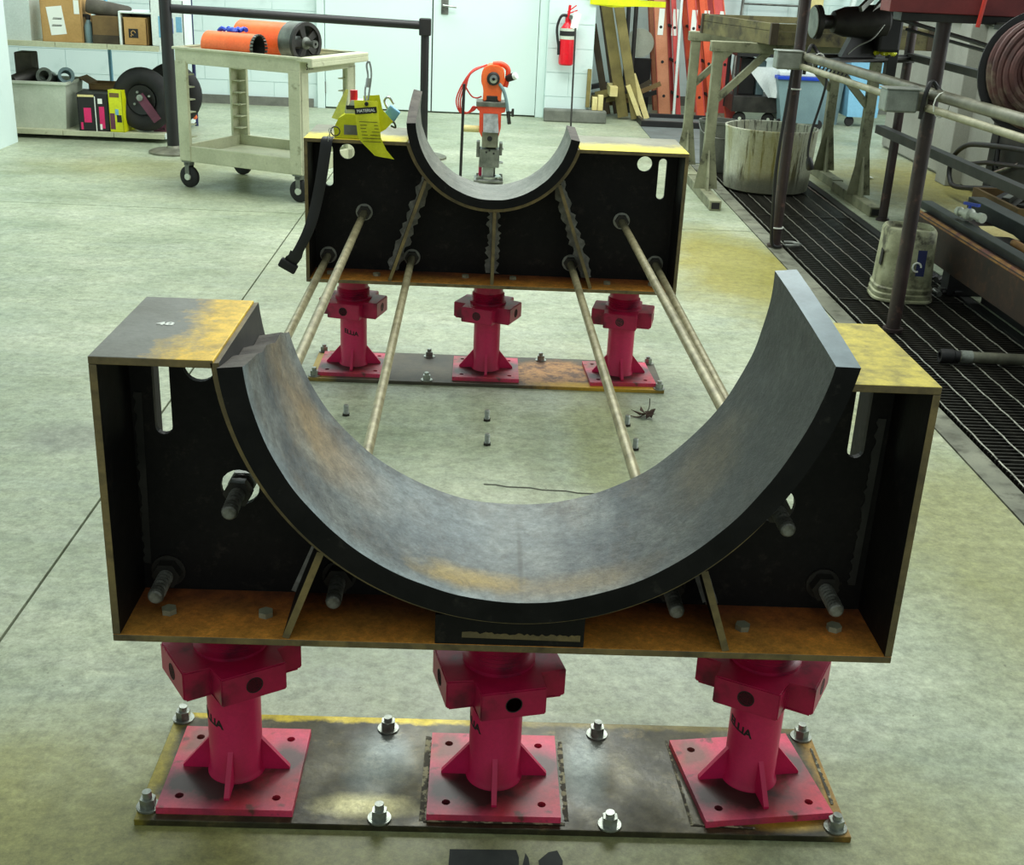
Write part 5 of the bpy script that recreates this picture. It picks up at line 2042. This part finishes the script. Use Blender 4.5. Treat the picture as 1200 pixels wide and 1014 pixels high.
bar(bm, (1.50, 4.64, .925), (2.3, 5.40, .925), .12, .012)
obj('machine_shelf', bm, M['darksteel'], T)
# conduit run with two boxes
T = thing('conduit_run', 'pair of grey conduits with aluminium junction boxes strapped to the rack', 'conduit', (1.6, 3.05, .9))
pA = lambda y, dz_=0, dx_=0: (1.485 + (4.5 - y) * .079 + dx_, y, .935 + dz_)
bm = B()
tube(bm, [pA(4.50, .03), pA(3.05, .015, .02), pA(1.7, 0.005, .03)], .022, 12)
obj('large_conduit', bm, M['pipegrey'], T, True)
bm = B()
tube(bm, [pA(4.46, -.015, -.02), pA(3.05, -.035, -.0), pA(1.7, -.045, .01)], .0145, 12)
obj('small_conduit', bm, M['pipelight'], T, True)
bm = B()
for k in range(9):
    y_ = 4.3 - k * .05
    x_, yy, zz = pA(y_, .0, .0)
    cyl(bm, (x_ - .005, yy, zz - .008), (x_ + .012, yy, zz + .028), .004, 6)
obj('corrugation', bm, M['print'], T)
for (x, y, z, lab) in ((1.405, 4.50, .945, 'box'), (1.497, 3.05, .922, 'box')):
    bm = B()
    box(bm, x - .062, x + .062, y - .05, y + .04, z - .042, z + .042, .008)
    jb = obj('junction_box', bm, M['alum'], T)
    bm = B()
    box(bm, x - .066, x + .066, y - .054, y + .044, z + .040, z + .046, .002)
    obj('box_lid', bm, M['alum'], jb)
    bm = B()
    box(bm, x + .062, x + .10, y - .04, y + .03, z - .035, z + .03, .003)
    obj('coupling', bm, M['pipegrey'], T)
    bm = B()
    tube(bm, smooth_path([(x + .078, y - .05, z - .06), (x + .080, y - .06, z + .03), (x + .10, y - .05, z + .075), (x + .13, y - .06, z + .045), (x + .16, y - .15, z + .01)]), .009, 8)
    obj('cable_loop', bm, M['black'], T, True)
    bm = B()
    tube(bm, [(x + .125 + .030 * math.cos(a), y - .12, z + .000 + .045 * math.sin(a)) for a in [i * PI / 6 for i in range(12)]], .003, 5, closed=True)
    obj('tie_wire', bm, M['paper'], T, True)
# black cable down post A, plug hanging
T = thing('power_cable', 'black cable running down the far left rack post to the floor', 'cable', (1.44, 4.53, 0))
bm = B()
tube(bm, smooth_path([(1.445, 4.53, .93), (1.44, 4.53, .80), (1.430, 4.53, .60), (1.424, 4.53, .40), (1.434, 4.53, .2), (1.45, 4.53, .03), (1.50, 4.53, .012)]), .0085, 8)
obj('cable', bm, M['black'], T, True)
bm = B()
cyl(bm, (1.478, 4.58, .80), (1.478, 4.58, .806), .034, 16)
cyl(bm, (1.478, 4.58, .10), (1.478, 4.58, .106), .034, 16)
obj('cable_tie', bm, M['paper'], T)
T = thing('hanging_plug', 'black cord with plug hanging right of the far rack post', 'cord', (1.55, 4.4, .4))
bm = B()
tube(bm, smooth_path([(1.565, 4.35, .91), (1.570, 4.35, .85), (1.555, 4.35, .75), (1.530, 4.35, .62), (1.527, 4.35, .52), (1.540, 4.35, .49)]), .0065, 8)
obj('cord', bm, M['black'], T, True)
bm = B()
lathe(bm, [(0, 0), (.012, .0), (.018, .02), (.020, .05), (.014, .06), (0, .06)], (1.535, 4.35, .50), (.25, 0, -1), 12)
obj('plug', bm, M['black'], T, True)

# hose reel
T = thing('hose_reel', 'round coil of dusty red brown hose on a black reel hung at right', 'hose reel', (1.82, 2.60, 1.06))
ax = Vector((-.12, -1, .12)).normalized()
c0 = Vector((1.835, 2.60, 1.075))
xa, ya_, za_ = frame(c0, c0 + ax)
bm = B()
lathe(bm, [(0, -.05), (.205, -.05), (.213, -.045), (.213, -.035), (0, -.035)], c0, ax, 48)
obj('back_disc', bm, M['black'], T, True)
bm = B()
lathe(bm, [(0, -.036), (.06, -.036), (.06, .06), (0, .06)], c0, ax, 24)
obj('drum', bm, M['black'], T, True)
for k, (r, h_) in enumerate([(.178, -.018), (.172, .010), (.158, .034), (.140, .050), (.122, .060), (.103, .050), (.084, .058)]):
    bm = B()
    pts = []
    for i in range(40):
        a = 2 * PI * i / 40
        rr = r + .003 * math.sin(3 * a + k)
        pts.append(c0 + ax * (h_ + .004 * math.sin(2 * a + k * 2)) + rr * (math.cos(a) * xa + math.sin(a) * ya_))
    tube(bm, pts, .0135, 8, closed=True)
    obj('hose_coil', bm, M['hose'], T, True)
bm = B()
box(bm, c0.x - .02, c0.x + .06, 2.66, 3.06, 1.19, 1.215)
box(bm, c0.x + .0, c0.x + .04, 2.66, 2.70, 1.03, 1.20)
obj('hanger', bm, M['darksteel'], T)
bm = B()
tube(bm, smooth_path([(1.45, 8.0, 1.18), (1.46, 8.0, 1.0)]), .01, 8)
bm.free()
bm = B()
cyl(bm, (1.752, 3.02, 1.33), (1.738, 3.02, 1.195), .0085, 8)
tag(obj('red_strap', bm, M['hosered'], loc=(1.74, 3.02, 1.195)), 'short bright red strap hanging down over the maroon rack beam', 'strap')
# black hoses draped between machine and reel
bm = B()
tube(bm, smooth_path([(2.0, 4.8, 1.15), (2.05, 4.3, 1.12), (2.02, 3.6, 1.10), (1.95, 2.9, 1.08)]), .010, 8)
tag(obj('black_hose', bm, M['black'], smooth=True, loc=(2.0, 4, 1.1)), 'upper black hose stretched from the machine to the hose reel', 'hose')
bm = B()
tube(bm, smooth_path([(2.05, 4.75, 1.10), (2.12, 4.3, 1.075), (2.1, 3.6, 1.06), (2.0, 2.9, 1.05)]), .008, 8)
tag(obj('black_hose', bm, M['black'], smooth=True, loc=(2.0, 4, 1.08)), 'lower black hose stretched from the machine to the hose reel', 'hose')

# machine with flange (bench winch / pump)
T = thing('bench_machine', 'black cast motor with a round grey flange on the rack shelf', 'machine', (1.87, 5.0, .935))
bm = B()
dv = Vector((-1, -.10, -.04)).normalized()
c0 = Vector((1.90, 5.02, 1.115))
lathe(bm, [(0, .26), (.085, .26), (.085, .235), (.045, .225), (.035, .20), (.035, .17), (.055, .16), (.075, .10), (.080, .0), (.085, -.02), (.085, -.12), (.06, -.14), (0, -.14)], c0, dv, 32)
obj('motor_body', bm, M['darksteel'], T, True)
bm = B()
lathe(bm, [(0, .262), (.078, .262), (.080, .266), (.078, .270), (0, .270)], c0, dv, 32)
obj('flange', bm, M['steel'], T, True)
bm = B()
prism(bm, [(1.80, .935), (2.02, .935), (1.97, 1.06), (1.86, 1.06)], lambda a, b: (a, 4.97 + (a - 1.8) * .5, b), lambda a, b: (a, 5.05 + (a - 1.8) * .5, b))
obj('foot_casting', bm, M['black'], T)
bm = B()
box(bm, 1.99, 2.11, 4.98, 5.12, .97, 1.20, .015)
obj('gearbox', bm, M['black'], T)
bm = B()
bar(bm, (1.86, 4.95, 1.18), (1.98, 5.05, 1.28), .02, .03)
bar(bm, (1.93, 4.97, 1.16), (2.04, 5.05, 1.27), .02, .03)
obj('lever', bm, M['steel'], T)
bm = B()
tube(bm, smooth_path([(1.99, 4.93, 1.11), (1.93, 4.9, 1.04), (1.85, 4.88, 1.0), (1.80, 4.86, .96)]), .005, 6)
obj('wire', bm, M['steel'], T, True)
bm = B()
box(bm, 2.10, 2.155, 5.13, 5.19, .82, 1.20, .004)
obj('rear_bracket', bm, M['black'], T)
T = thing('yellow_gloves', 'small heap of yellow gloves on the dark rack shelf', 'gloves', (2.08, 5.12, .935))
bm = B()
for k in range(6):
    a = k * 1.1
    tube(bm, smooth_path([(2.06, 5.08, .955), (2.06 + .03 * math.cos(a), 5.08 + .02 * math.sin(a), .975), (2.06 + .06 * math.cos(a), 5.08 + .03 * math.sin(a), .953)], 3), .013, 7)
obj('glove', bm, M['yellow'], T, True)

# ------------------------------------------------------------------ pail, stock and fitting near the drain
T = thing('plastic_pail', 'upturned dirty white pail on the drain grate behind the rack post', 'pail', (1.845, 3.66, 0), -.12)
bm = B()
n = 40


def sq(r, a, p=3.4):
    c_, s_ = math.cos(a), math.sin(a)
    k = (abs(c_) ** p + abs(s_) ** p) ** (-1 / p)
    return r * k * c_, r * k * s_


prof = [(.132, 0), (.136, .004), (.136, .012), (.129, .016), (.133, .028), (.133, .036), (.126, .041), (.130, .053), (.130, .061), (.123, .067), (.112, .31), (.105, .322), (.098, .322), (.092, .300), (0, .300)]
rings = []
for r, z in prof:
    if r == 0:
        rings.append([bm.verts.new((0, 0, z))])
    else:
        rings.append([bm.verts.new((*sq(r, 2 * PI * i / n), z)) for i in range(n)])
for a, b in zip(rings, rings[1:]):
    for i in range(n):
        j = (i + 1) % n
        if len(b) == 1:
            bm.faces.new((a[i], a[j], b[0]))
        else:
            bm.faces.new((a[i], a[j], b[j], b[i]))
obj('shell', bm, M['pail'], T, True, local=True)
bm = B()
box(bm, -.0, .065, -.1255, -.1235, .12, .235, M4=Matrix.Rotation(-.045, 4, 'X'))
lb = obj('dark_label', bm, M['navy'], T, local=True)
bm = B()
tube(bm, [(.03 + .018 * math.cos(a * PI / 8), -.119, .165 + .02 * math.sin(a * PI / 8)) for a in range(14)], .004, 6)
obj('label_mark', bm, M['paper'], lb, local=True)
bm = B()
box(bm, .012, .085, -.1215, -.1195, .245, .262, M4=Matrix.Rotation(-.045, 4, 'X'))
obj('green_label', bm, M['greenwood'], T, local=True)
bm = B()
box(bm, -.1265, -.1245, -.08, -.035, .15, .22, M4=Matrix.Rotation(.045, 4, 'Y'))
obj('dark_label', bm, M['print'], T, local=True)

T = thing('rusty_channel_beam', 'long rusty steel channel beam with orange top edge at lower right', 'beam', (2.1, 3.0, .13))
bm = B()
box(bm, 2.035, 2.047, 1.6, 4.16, .125, .30, .002)
box(bm, 2.047, 2.13, 1.6, 4.16, .125, .137, .002)
w_ = obj('web', bm, M['rustbeam'], T)
bm = B()
cyl(bm, (2.050, 1.6, .291), (2.050, 4.16, .291), .016, 14)
obj('top_edge', bm, M['rustedge'], T, True)
bm = B()
box(bm, 2.055, 2.20, 1.6, 4.15, .285, .297)
obj('top_flange', bm, M['rustbeam'], T)
T = thing('flat_steel_bar', 'blue grey flat steel bar, lower one lying on the rusty channel beam', 'steel bar', (2.12, 3, .30), group='flat bars on the rusty beam')
bm = B()
box(bm, 2.085, 2.14, 1.6, 4.24, .299, .335, .002)
obj('bar', bm, M['flatbar'], T)
T = thing('flat_steel_bar', 'blue grey thick steel bar, rightmost one stacked higher on the beam', 'steel bar', (2.4, 3, .33), group='flat bars on the rusty beam')
bm = B()
box(bm, 2.30, 2.38, 2.37, 4.2, .30, .37, .003)
obj('bar', bm, M['flatbar'], T)
T = thing('steel_plate_stock', 'dark steel plate bridging between the beams under the white valve', 'steel plate', (2.25, 3, .28))
bm = B()
box(bm, 2.20, 2.46, 2.36, 4.05, .272, .298)
obj('plate', bm, M['rustbeam'], T)
T = thing('rusty_tube', 'short rusty orange tube beside the white valve on the stock pile', 'tube', (2.22, 3.2, .31))
bm = B()
cyl(bm, (2.215, 3.42, .316), (2.20, 2.0, .316), .017, 14)
obj('tube', bm, M['rustedge'], T, True)
for (x, y) in ((2.25, 1.75), (2.30, 3.75)):
    bm = B()
    box(bm, x - .22, x + .22, y - .045, y + .045, 0.0, .124, .003)
    tag(obj('timber_support', bm, M['black'], loc=(x, y, 0)), 'black timber block under the %s end of the rusty beam' % ('near' if y < 2 else 'far'), 'support')
T = thing('shadow_fill_pan', 'low black pan added to darken the shadow area under the rusty beam', 'pan', (2.5, 2.7, 0))  # low black pan added to fill the dark shadow area beneath the beam
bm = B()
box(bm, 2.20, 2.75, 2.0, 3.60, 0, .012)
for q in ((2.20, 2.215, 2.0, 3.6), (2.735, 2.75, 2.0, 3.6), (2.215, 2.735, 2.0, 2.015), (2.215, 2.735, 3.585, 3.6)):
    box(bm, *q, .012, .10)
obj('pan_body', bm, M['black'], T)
T = thing('ball_valve', 'white plastic ball valve with blue handle lying on the steel stock', 'valve', (2.12, 3.7, .34))
bm = B()
lathe(bm, [(0, 0), (.020, 0), (.022, .02), (.016, .024), (.016, .05), (.026, .06), (.028, .09), (.016, .10), (.016, .14), (.022, .145), (.022, .17), (0, .17)], (2.115, 3.84, .365), (.35, -1, 0), 18)
obj('valve_body', bm, M['offwhite'], T, True)
bm = B()
cyl(bm, (2.14, 3.77, .38), (2.14, 3.77, .405), .007, 8)
bar(bm, (2.125, 3.80, .41), (2.165, 3.73, .412), .018, .012)
obj('blue_handle', bm, M['blueplastic'], T)
T = thing('cloth_scrap', 'pale cloth scrap beside the white valve on the stock', 'rag', (2.18, 3.6, .31))
bm = B()
sheet(bm, [[(2.15, 3.66, .335), (2.2, 3.62, .345), (2.24, 3.6, .325)], [(2.14, 3.58, .33), (2.19, 3.55, .35), (2.25, 3.52, .33)], [(2.16, 3.50, .325), (2.21, 3.47, .33), (2.26, 3.46, .318)]])
obj('cloth', bm, M['palewood'], T, True)
T = thing('pipe_nipple', 'grey galvanized pipe with black collar lying across the grate', 'pipe', (1.85, 2.68, .02))
bm = B()
cyl(bm, (1.765, 2.695, .026), (2.55, 2.665, .026), .022, 20)
obj('pipe', bm, M['pipegrey'], T, True)
bm = B()
lathe(bm, [(.015, 0), (.026, 0), (.027, .01), (.027, .05), (.022, .055), (.022, .075), (.015, .075)], (1.692, 2.698, .027), (1, -.035, 0), 24, close=True)
obj('collar', bm, M['black'], T, True)
bm = B()
lathe(bm, [(.020, 0), (.0255, 0), (.0255, .045), (.020, .045)], (1.768, 2.695, .0265), (1, -.035, 0), 24, close=True)
obj('sleeve', bm, M['boltzinc'], T, True)
T = thing('scrap_hardware', 'cluster of small dark metal fittings behind the pail', 'fittings', (2.05, 3.9, 0))
for k in range(9):
    bm = B()
    a = rnd.uniform(0, 3)
    x, y_ = 2.0 + rnd.uniform(-.03, .12), 3.78 + rnd.uniform(-.15, .2)
    cyl(bm, (x, y_, .015), (x + .05 * math.cos(a), y_ + .05 * math.sin(a), .02), .014, 10)
    obj('fitting', bm, M[['darksteel', 'steel', 'black'][k % 3]], T, True)
T = thing('small_clamp', 'small grey clamp lying on the grate by the far rack post', 'clamp', (1.56, 4.6, 0))
bm = B()
tube(bm, smooth_path([(1.53, 4.56, .012), (1.58, 4.54, .018), (1.61, 4.58, .016), (1.58, 4.63, .014), (1.54, 4.64, .012)]), .009, 8)
obj('clamp_ring', bm, M['steel'], T, True)

# black tube frame of a hand truck at right
T = thing('tube_frame', 'black bent tube cart frame lying by the low grey wall', 'frame', (3.0, 5.8, 0))
bm = B()
tube(bm, smooth_path([(3.0, 4.9, .47), (3.0, 5.3, .455), (3.0, 5.9, .395), (3.0, 6.12, .355), (3.0, 6.27, .28), (3.0, 6.32, .20), (3.0, 6.29, .12), (3.0, 6.15, .09), (3.0, 5.6, .18), (3.0, 5.3, .24)]), .016, 10)
obj('bent_tube', bm, M['black'], T, True)
bm = B()
tube(bm, [(3.0, 6.30, .20), (3.0, 5.75, .31), (3.0, 4.95, .40)], .014, 8)
obj('cross_tube', bm, M['black'], T, True)
for y_ in (5.62,):
    bm = B()
    tube(bm, [(3.0, y_, .43), (3.0, y_ - .02, .30)], .013, 8)
    obj('upright_tube', bm, M['black'], T, True)
bm = B()
tube(bm, [(3.0, 5.62, .27), (3.0, 5.3, .375)], .009, 8)
obj('diagonal_tube', bm, M['chrome'], T, True)
T = thing('dark_cabinet', 'dark grey cabinet standing at the end of the low grey wall', 'cabinet', (3.3, 5.3, 0))
bm = B()
box(bm, 3.06, 3.23, 4.6, 5.75, .0, .62, .006)
obj('body', bm, M['curb'], T)
bm = B()
box(bm, 3.03, 3.06, 5.05, 5.70, .04, .58, .004)
obj('cabinet_door', bm, M['darksteel'], T)
bm = B()
box(bm, 3.02, 3.055, 5.70, 5.80, .0, .70, .003)
obj('corner_post', bm, M['black'], T)
T = thing('scrap_box', 'open tan scrap box full of dark parts beyond the steel stock', 'box', (2.85, 4.9, 0))
bm = B()
for (a, b, c_, d_) in ((2.6, 2.95, 4.3, 4.32), (2.6, 2.95, 4.88, 4.90), (2.6, 2.62, 4.32, 4.88), (2.93, 2.95, 4.32, 4.88)):
    box(bm, a, b, c_, d_, .0, .30)
box(bm, 2.6, 2.95, 4.3, 4.9, 0, .02)
obj('walls', bm, M['darkcard'], T)
for k in range(8):
    bm = B()
    x, y_ = rnd.uniform(2.66, 2.88), rnd.uniform(4.4, 4.8)
    bar(bm, (x - .04, y_, .24 + rnd.random() * .05), (x + .05, y_ + .08, .27 + rnd.random() * .06), .04, .03)
    obj('part', bm, M[['black', 'darksteel', 'steel'][k % 3]], T)

# ------------------------------------------------------------------ bins, carts beyond the rack
T = thing('refuse_bin', 'grey blue plastic tub with bright blue rim behind the rack', 'bin', (2.62, 9.55, 0))
bm = B()
prism(bm, [(-.14, .06), (.19, .06), (.21, .43), (-.21, .43)], lambda a, b: (2.72 + a, 9.35, b), lambda a, b: (2.72 + a, 9.75, b))
obj('tub', bm, M['greyblue'], T)
bm = B()
box(bm, 2.50, 2.94, 9.33, 9.77, .43, .46, .006)
obj('rim', bm, M['blueplastic'], T)
bm = B()
box(bm, 2.52, 2.92, 9.35, 9.75, .46, .50, .01)
obj('liner_top', bm, M['cloth'], T)
for x in (2.58, 2.92):
    bm = B()
    lathe(bm, [(0, -.018), (.04, -.018), (.046, 0), (.04, .018), (0, .018)], (x, 9.4, .046), (0, 1, 0), 16)
    obj('wheel', bm, M['rubber'], T, True)
T = thing('refuse_bin', 'tall light blue plastic bin behind the second sawhorse leg', 'bin', (3.42, 9.9, 0))
bm = B()
prism(bm, [(-.14, .09), (.14, .09), (.17, .60), (-.17, .60)], lambda a, b: (3.42 + a, 9.75, b), lambda a, b: (3.42 + a, 10.05, b))
obj('tub', bm, M['lightblue'], T)
bm = B()
box(bm, 3.23, 3.61, 9.73, 10.07, .60, .635, .006)
obj('lid', bm, M['lightblue'], T)
for x in (3.32, 3.5):
    bm = B()
    lathe(bm, [(0, -.018), (.04, -.018), (.046, 0), (.04, .018), (0, .018)], (x, 9.8, .046), (0, 1, 0), 16)
    obj('wheel', bm, M['rubber'], T, True)
T = thing('refuse_bin', 'light blue bin, lower one between the grey tub and tall bin', 'bin', (3.12, 10.0, 0))
bm = B()
prism(bm, [(-.09, .0), (.12, .0), (.15, .50), (-.12, .50)], lambda a, b: (3.10 + a, 9.85, b), lambda a, b: (3.10 + a, 10.2, b))
obj('tub', bm, M['greyblue'], T)
bm = B()
box(bm, 2.96, 3.27, 9.84, 10.21, .50, .52, .004)
obj('rim', bm, M['lightblue'], T)
T = thing('black_cart', 'black open cart draped with a white sheet under the wooden tray', 'cart', (2.4, 9.7, 0))
bm = B()
box(bm, 2.16, 2.62, 9.5, 9.95, .12, .26, .006)
obj('deck', bm, M['darksteel'], T)
for x in (2.17, 2.61):
    for y_ in (9.52, 9.93):
        bm = B()
        box(bm, x - .015, x + .015, y_ - .015, y_ + .015, .12, .62)
        obj('upright', bm, M['black'], T)
for x in (2.24, 2.5):
    bm = B()
    lathe(bm, [(0, -.02), (.05, -.02), (.06, 0), (.05, .02), (0, .02)], (x, 9.55, .06), (0, 1, 0), 18)
    w_ = obj('wheel', bm, M['rubber'], T, True)
    bm = B()
    cyl(bm, (x, 9.525, .06), (x, 9.575, .06), .015, 10)
    obj('hub', bm, M['offwhite'], w_, True)
bm = B()
box(bm, 2.15, 2.63, 9.49, 9.96, .60, .63)
obj('top_shelf', bm, M['black'], T)
T = thing('white_sheet', 'white cloth sheet hanging in a point over the black cart', 'cloth', (2.5, 9.47, .4))
bm = B()
rows = []
for i in range(8):
    v = i / 7
    xa_ = 2.24 + .22 * v
    xb_ = 2.60 - .05 * v
    z = .52 - .26 * v
    rows.append([(xa_ + (xb_ - xa_) * k / 5, 9.46 - .02 * math.sin(k * 1.5 + v * 2), z) for k in range(6)])
sheet(bm, rows, .003)
obj('cloth', bm, M['cloth'], T, True)
bm = B()
lathe(bm, [(0, 0), (.05, .01), (.06, .12), (.03, .2), (0, .21)], (2.47, 9.6, .63), (0, 0, 1), 16)
tag(obj('cloth_bundle', bm, M['cloth'], smooth=True, loc=(2.47, 9.6, .63)), 'small white bundled cloth on top of the black cart', 'cloth')
T = thing('dark_boxes', 'stack of dark metal boxes left of the white sheet', 'box', (2.28, 9.7, 0))
bm = B()
box(bm, 2.22, 2.36, 9.62, 9.85, .262, .58, .006)
obj('lower_box', bm, M['black'], T)
bm = B()
box(bm, 2.38, 2.45, 9.62, 9.85, .262, .56, .006)
obj('upper_box', bm, M['greyblue'], T)

# aluminium stepladder frame against the alcove wall, panel, pipes
T = thing('folding_ladder', 'thin grey ladder frame leaning against the alcove wall above the tray', 'ladder', (2.7, 10.8, 0))
for (xb, xt) in ((2.36, 2.44), (2.95, 2.98)):
    bm = B()
    cyl(bm, (xb, 10.70, 0), (xt, 10.86, 1.6), .014, 10)
    obj('rail', bm, M['steel'], T, True)
for k in range(7):
    z = .12 + k * .22
    f = z / 1.6
    bm = B()
    cyl(bm, (2.36 + .08 * f, 10.70 + .16 * f, z), (2.95 + .03 * f, 10.70 + .16 * f, z), .010, 8)
    obj('rung', bm, M['steel'], T, True)
bm = B()
box(bm, 3.05, 3.20, 10.80, 10.86, 0.0, 1.35, .003)
tag(obj('tan_panel', bm, M['palewood'], loc=(3.1, 10.85, 0)), 'narrow tan board standing against the alcove wall', 'board')
for k, (a, b, lab) in enumerate([((3.2, 10.5, 0), (3.55, 10.8, 1.35), 'long white pipe leaning right, first from the tan board'), ((3.36, 10.5, 0), (3.72, 10.8, 1.36), 'long white pipe leaning right, second from the tan board'), ((3.52, 10.5, 0), (3.88, 10.8, 1.36), 'long white pipe leaning right, third from the tan board')]):
    bm = B()
    cyl(bm, a, b, .028, 12)
    tag(obj('white_pipe', bm, M['white'], smooth=True, loc=a), lab, 'pipe', 'white pipes leaning in the alcove')
bm = B()
lathe(bm, [(0, 0), (.035, .01), (.038, .03), (.02, .06), (0, .065)], (2.22, 6.45, 1.05), (0, 0, 1), 16)
obj('knob', bm, M['black'], WT, True)
T = thing('white_scrap', 'small white and black paper scrap on the floor behind the rack', 'paper', (2.65, 6.9, 0))
bm = B()
sheet(bm, [[(2.58, 6.92, .01), (2.63, 6.9, .03), (2.68, 6.92, .008)], [(2.58, 6.85, .012), (2.63, 6.84, .02), (2.69, 6.86, .006)]])
obj('paper', bm, M['paper'], T)

for ob in bpy.data.objects:
    if ob.parent is None and ob.type in ('MESH', 'EMPTY') and 'kind' not in ob and 'label' not in ob:
        print('UNLABELLED', ob.name)
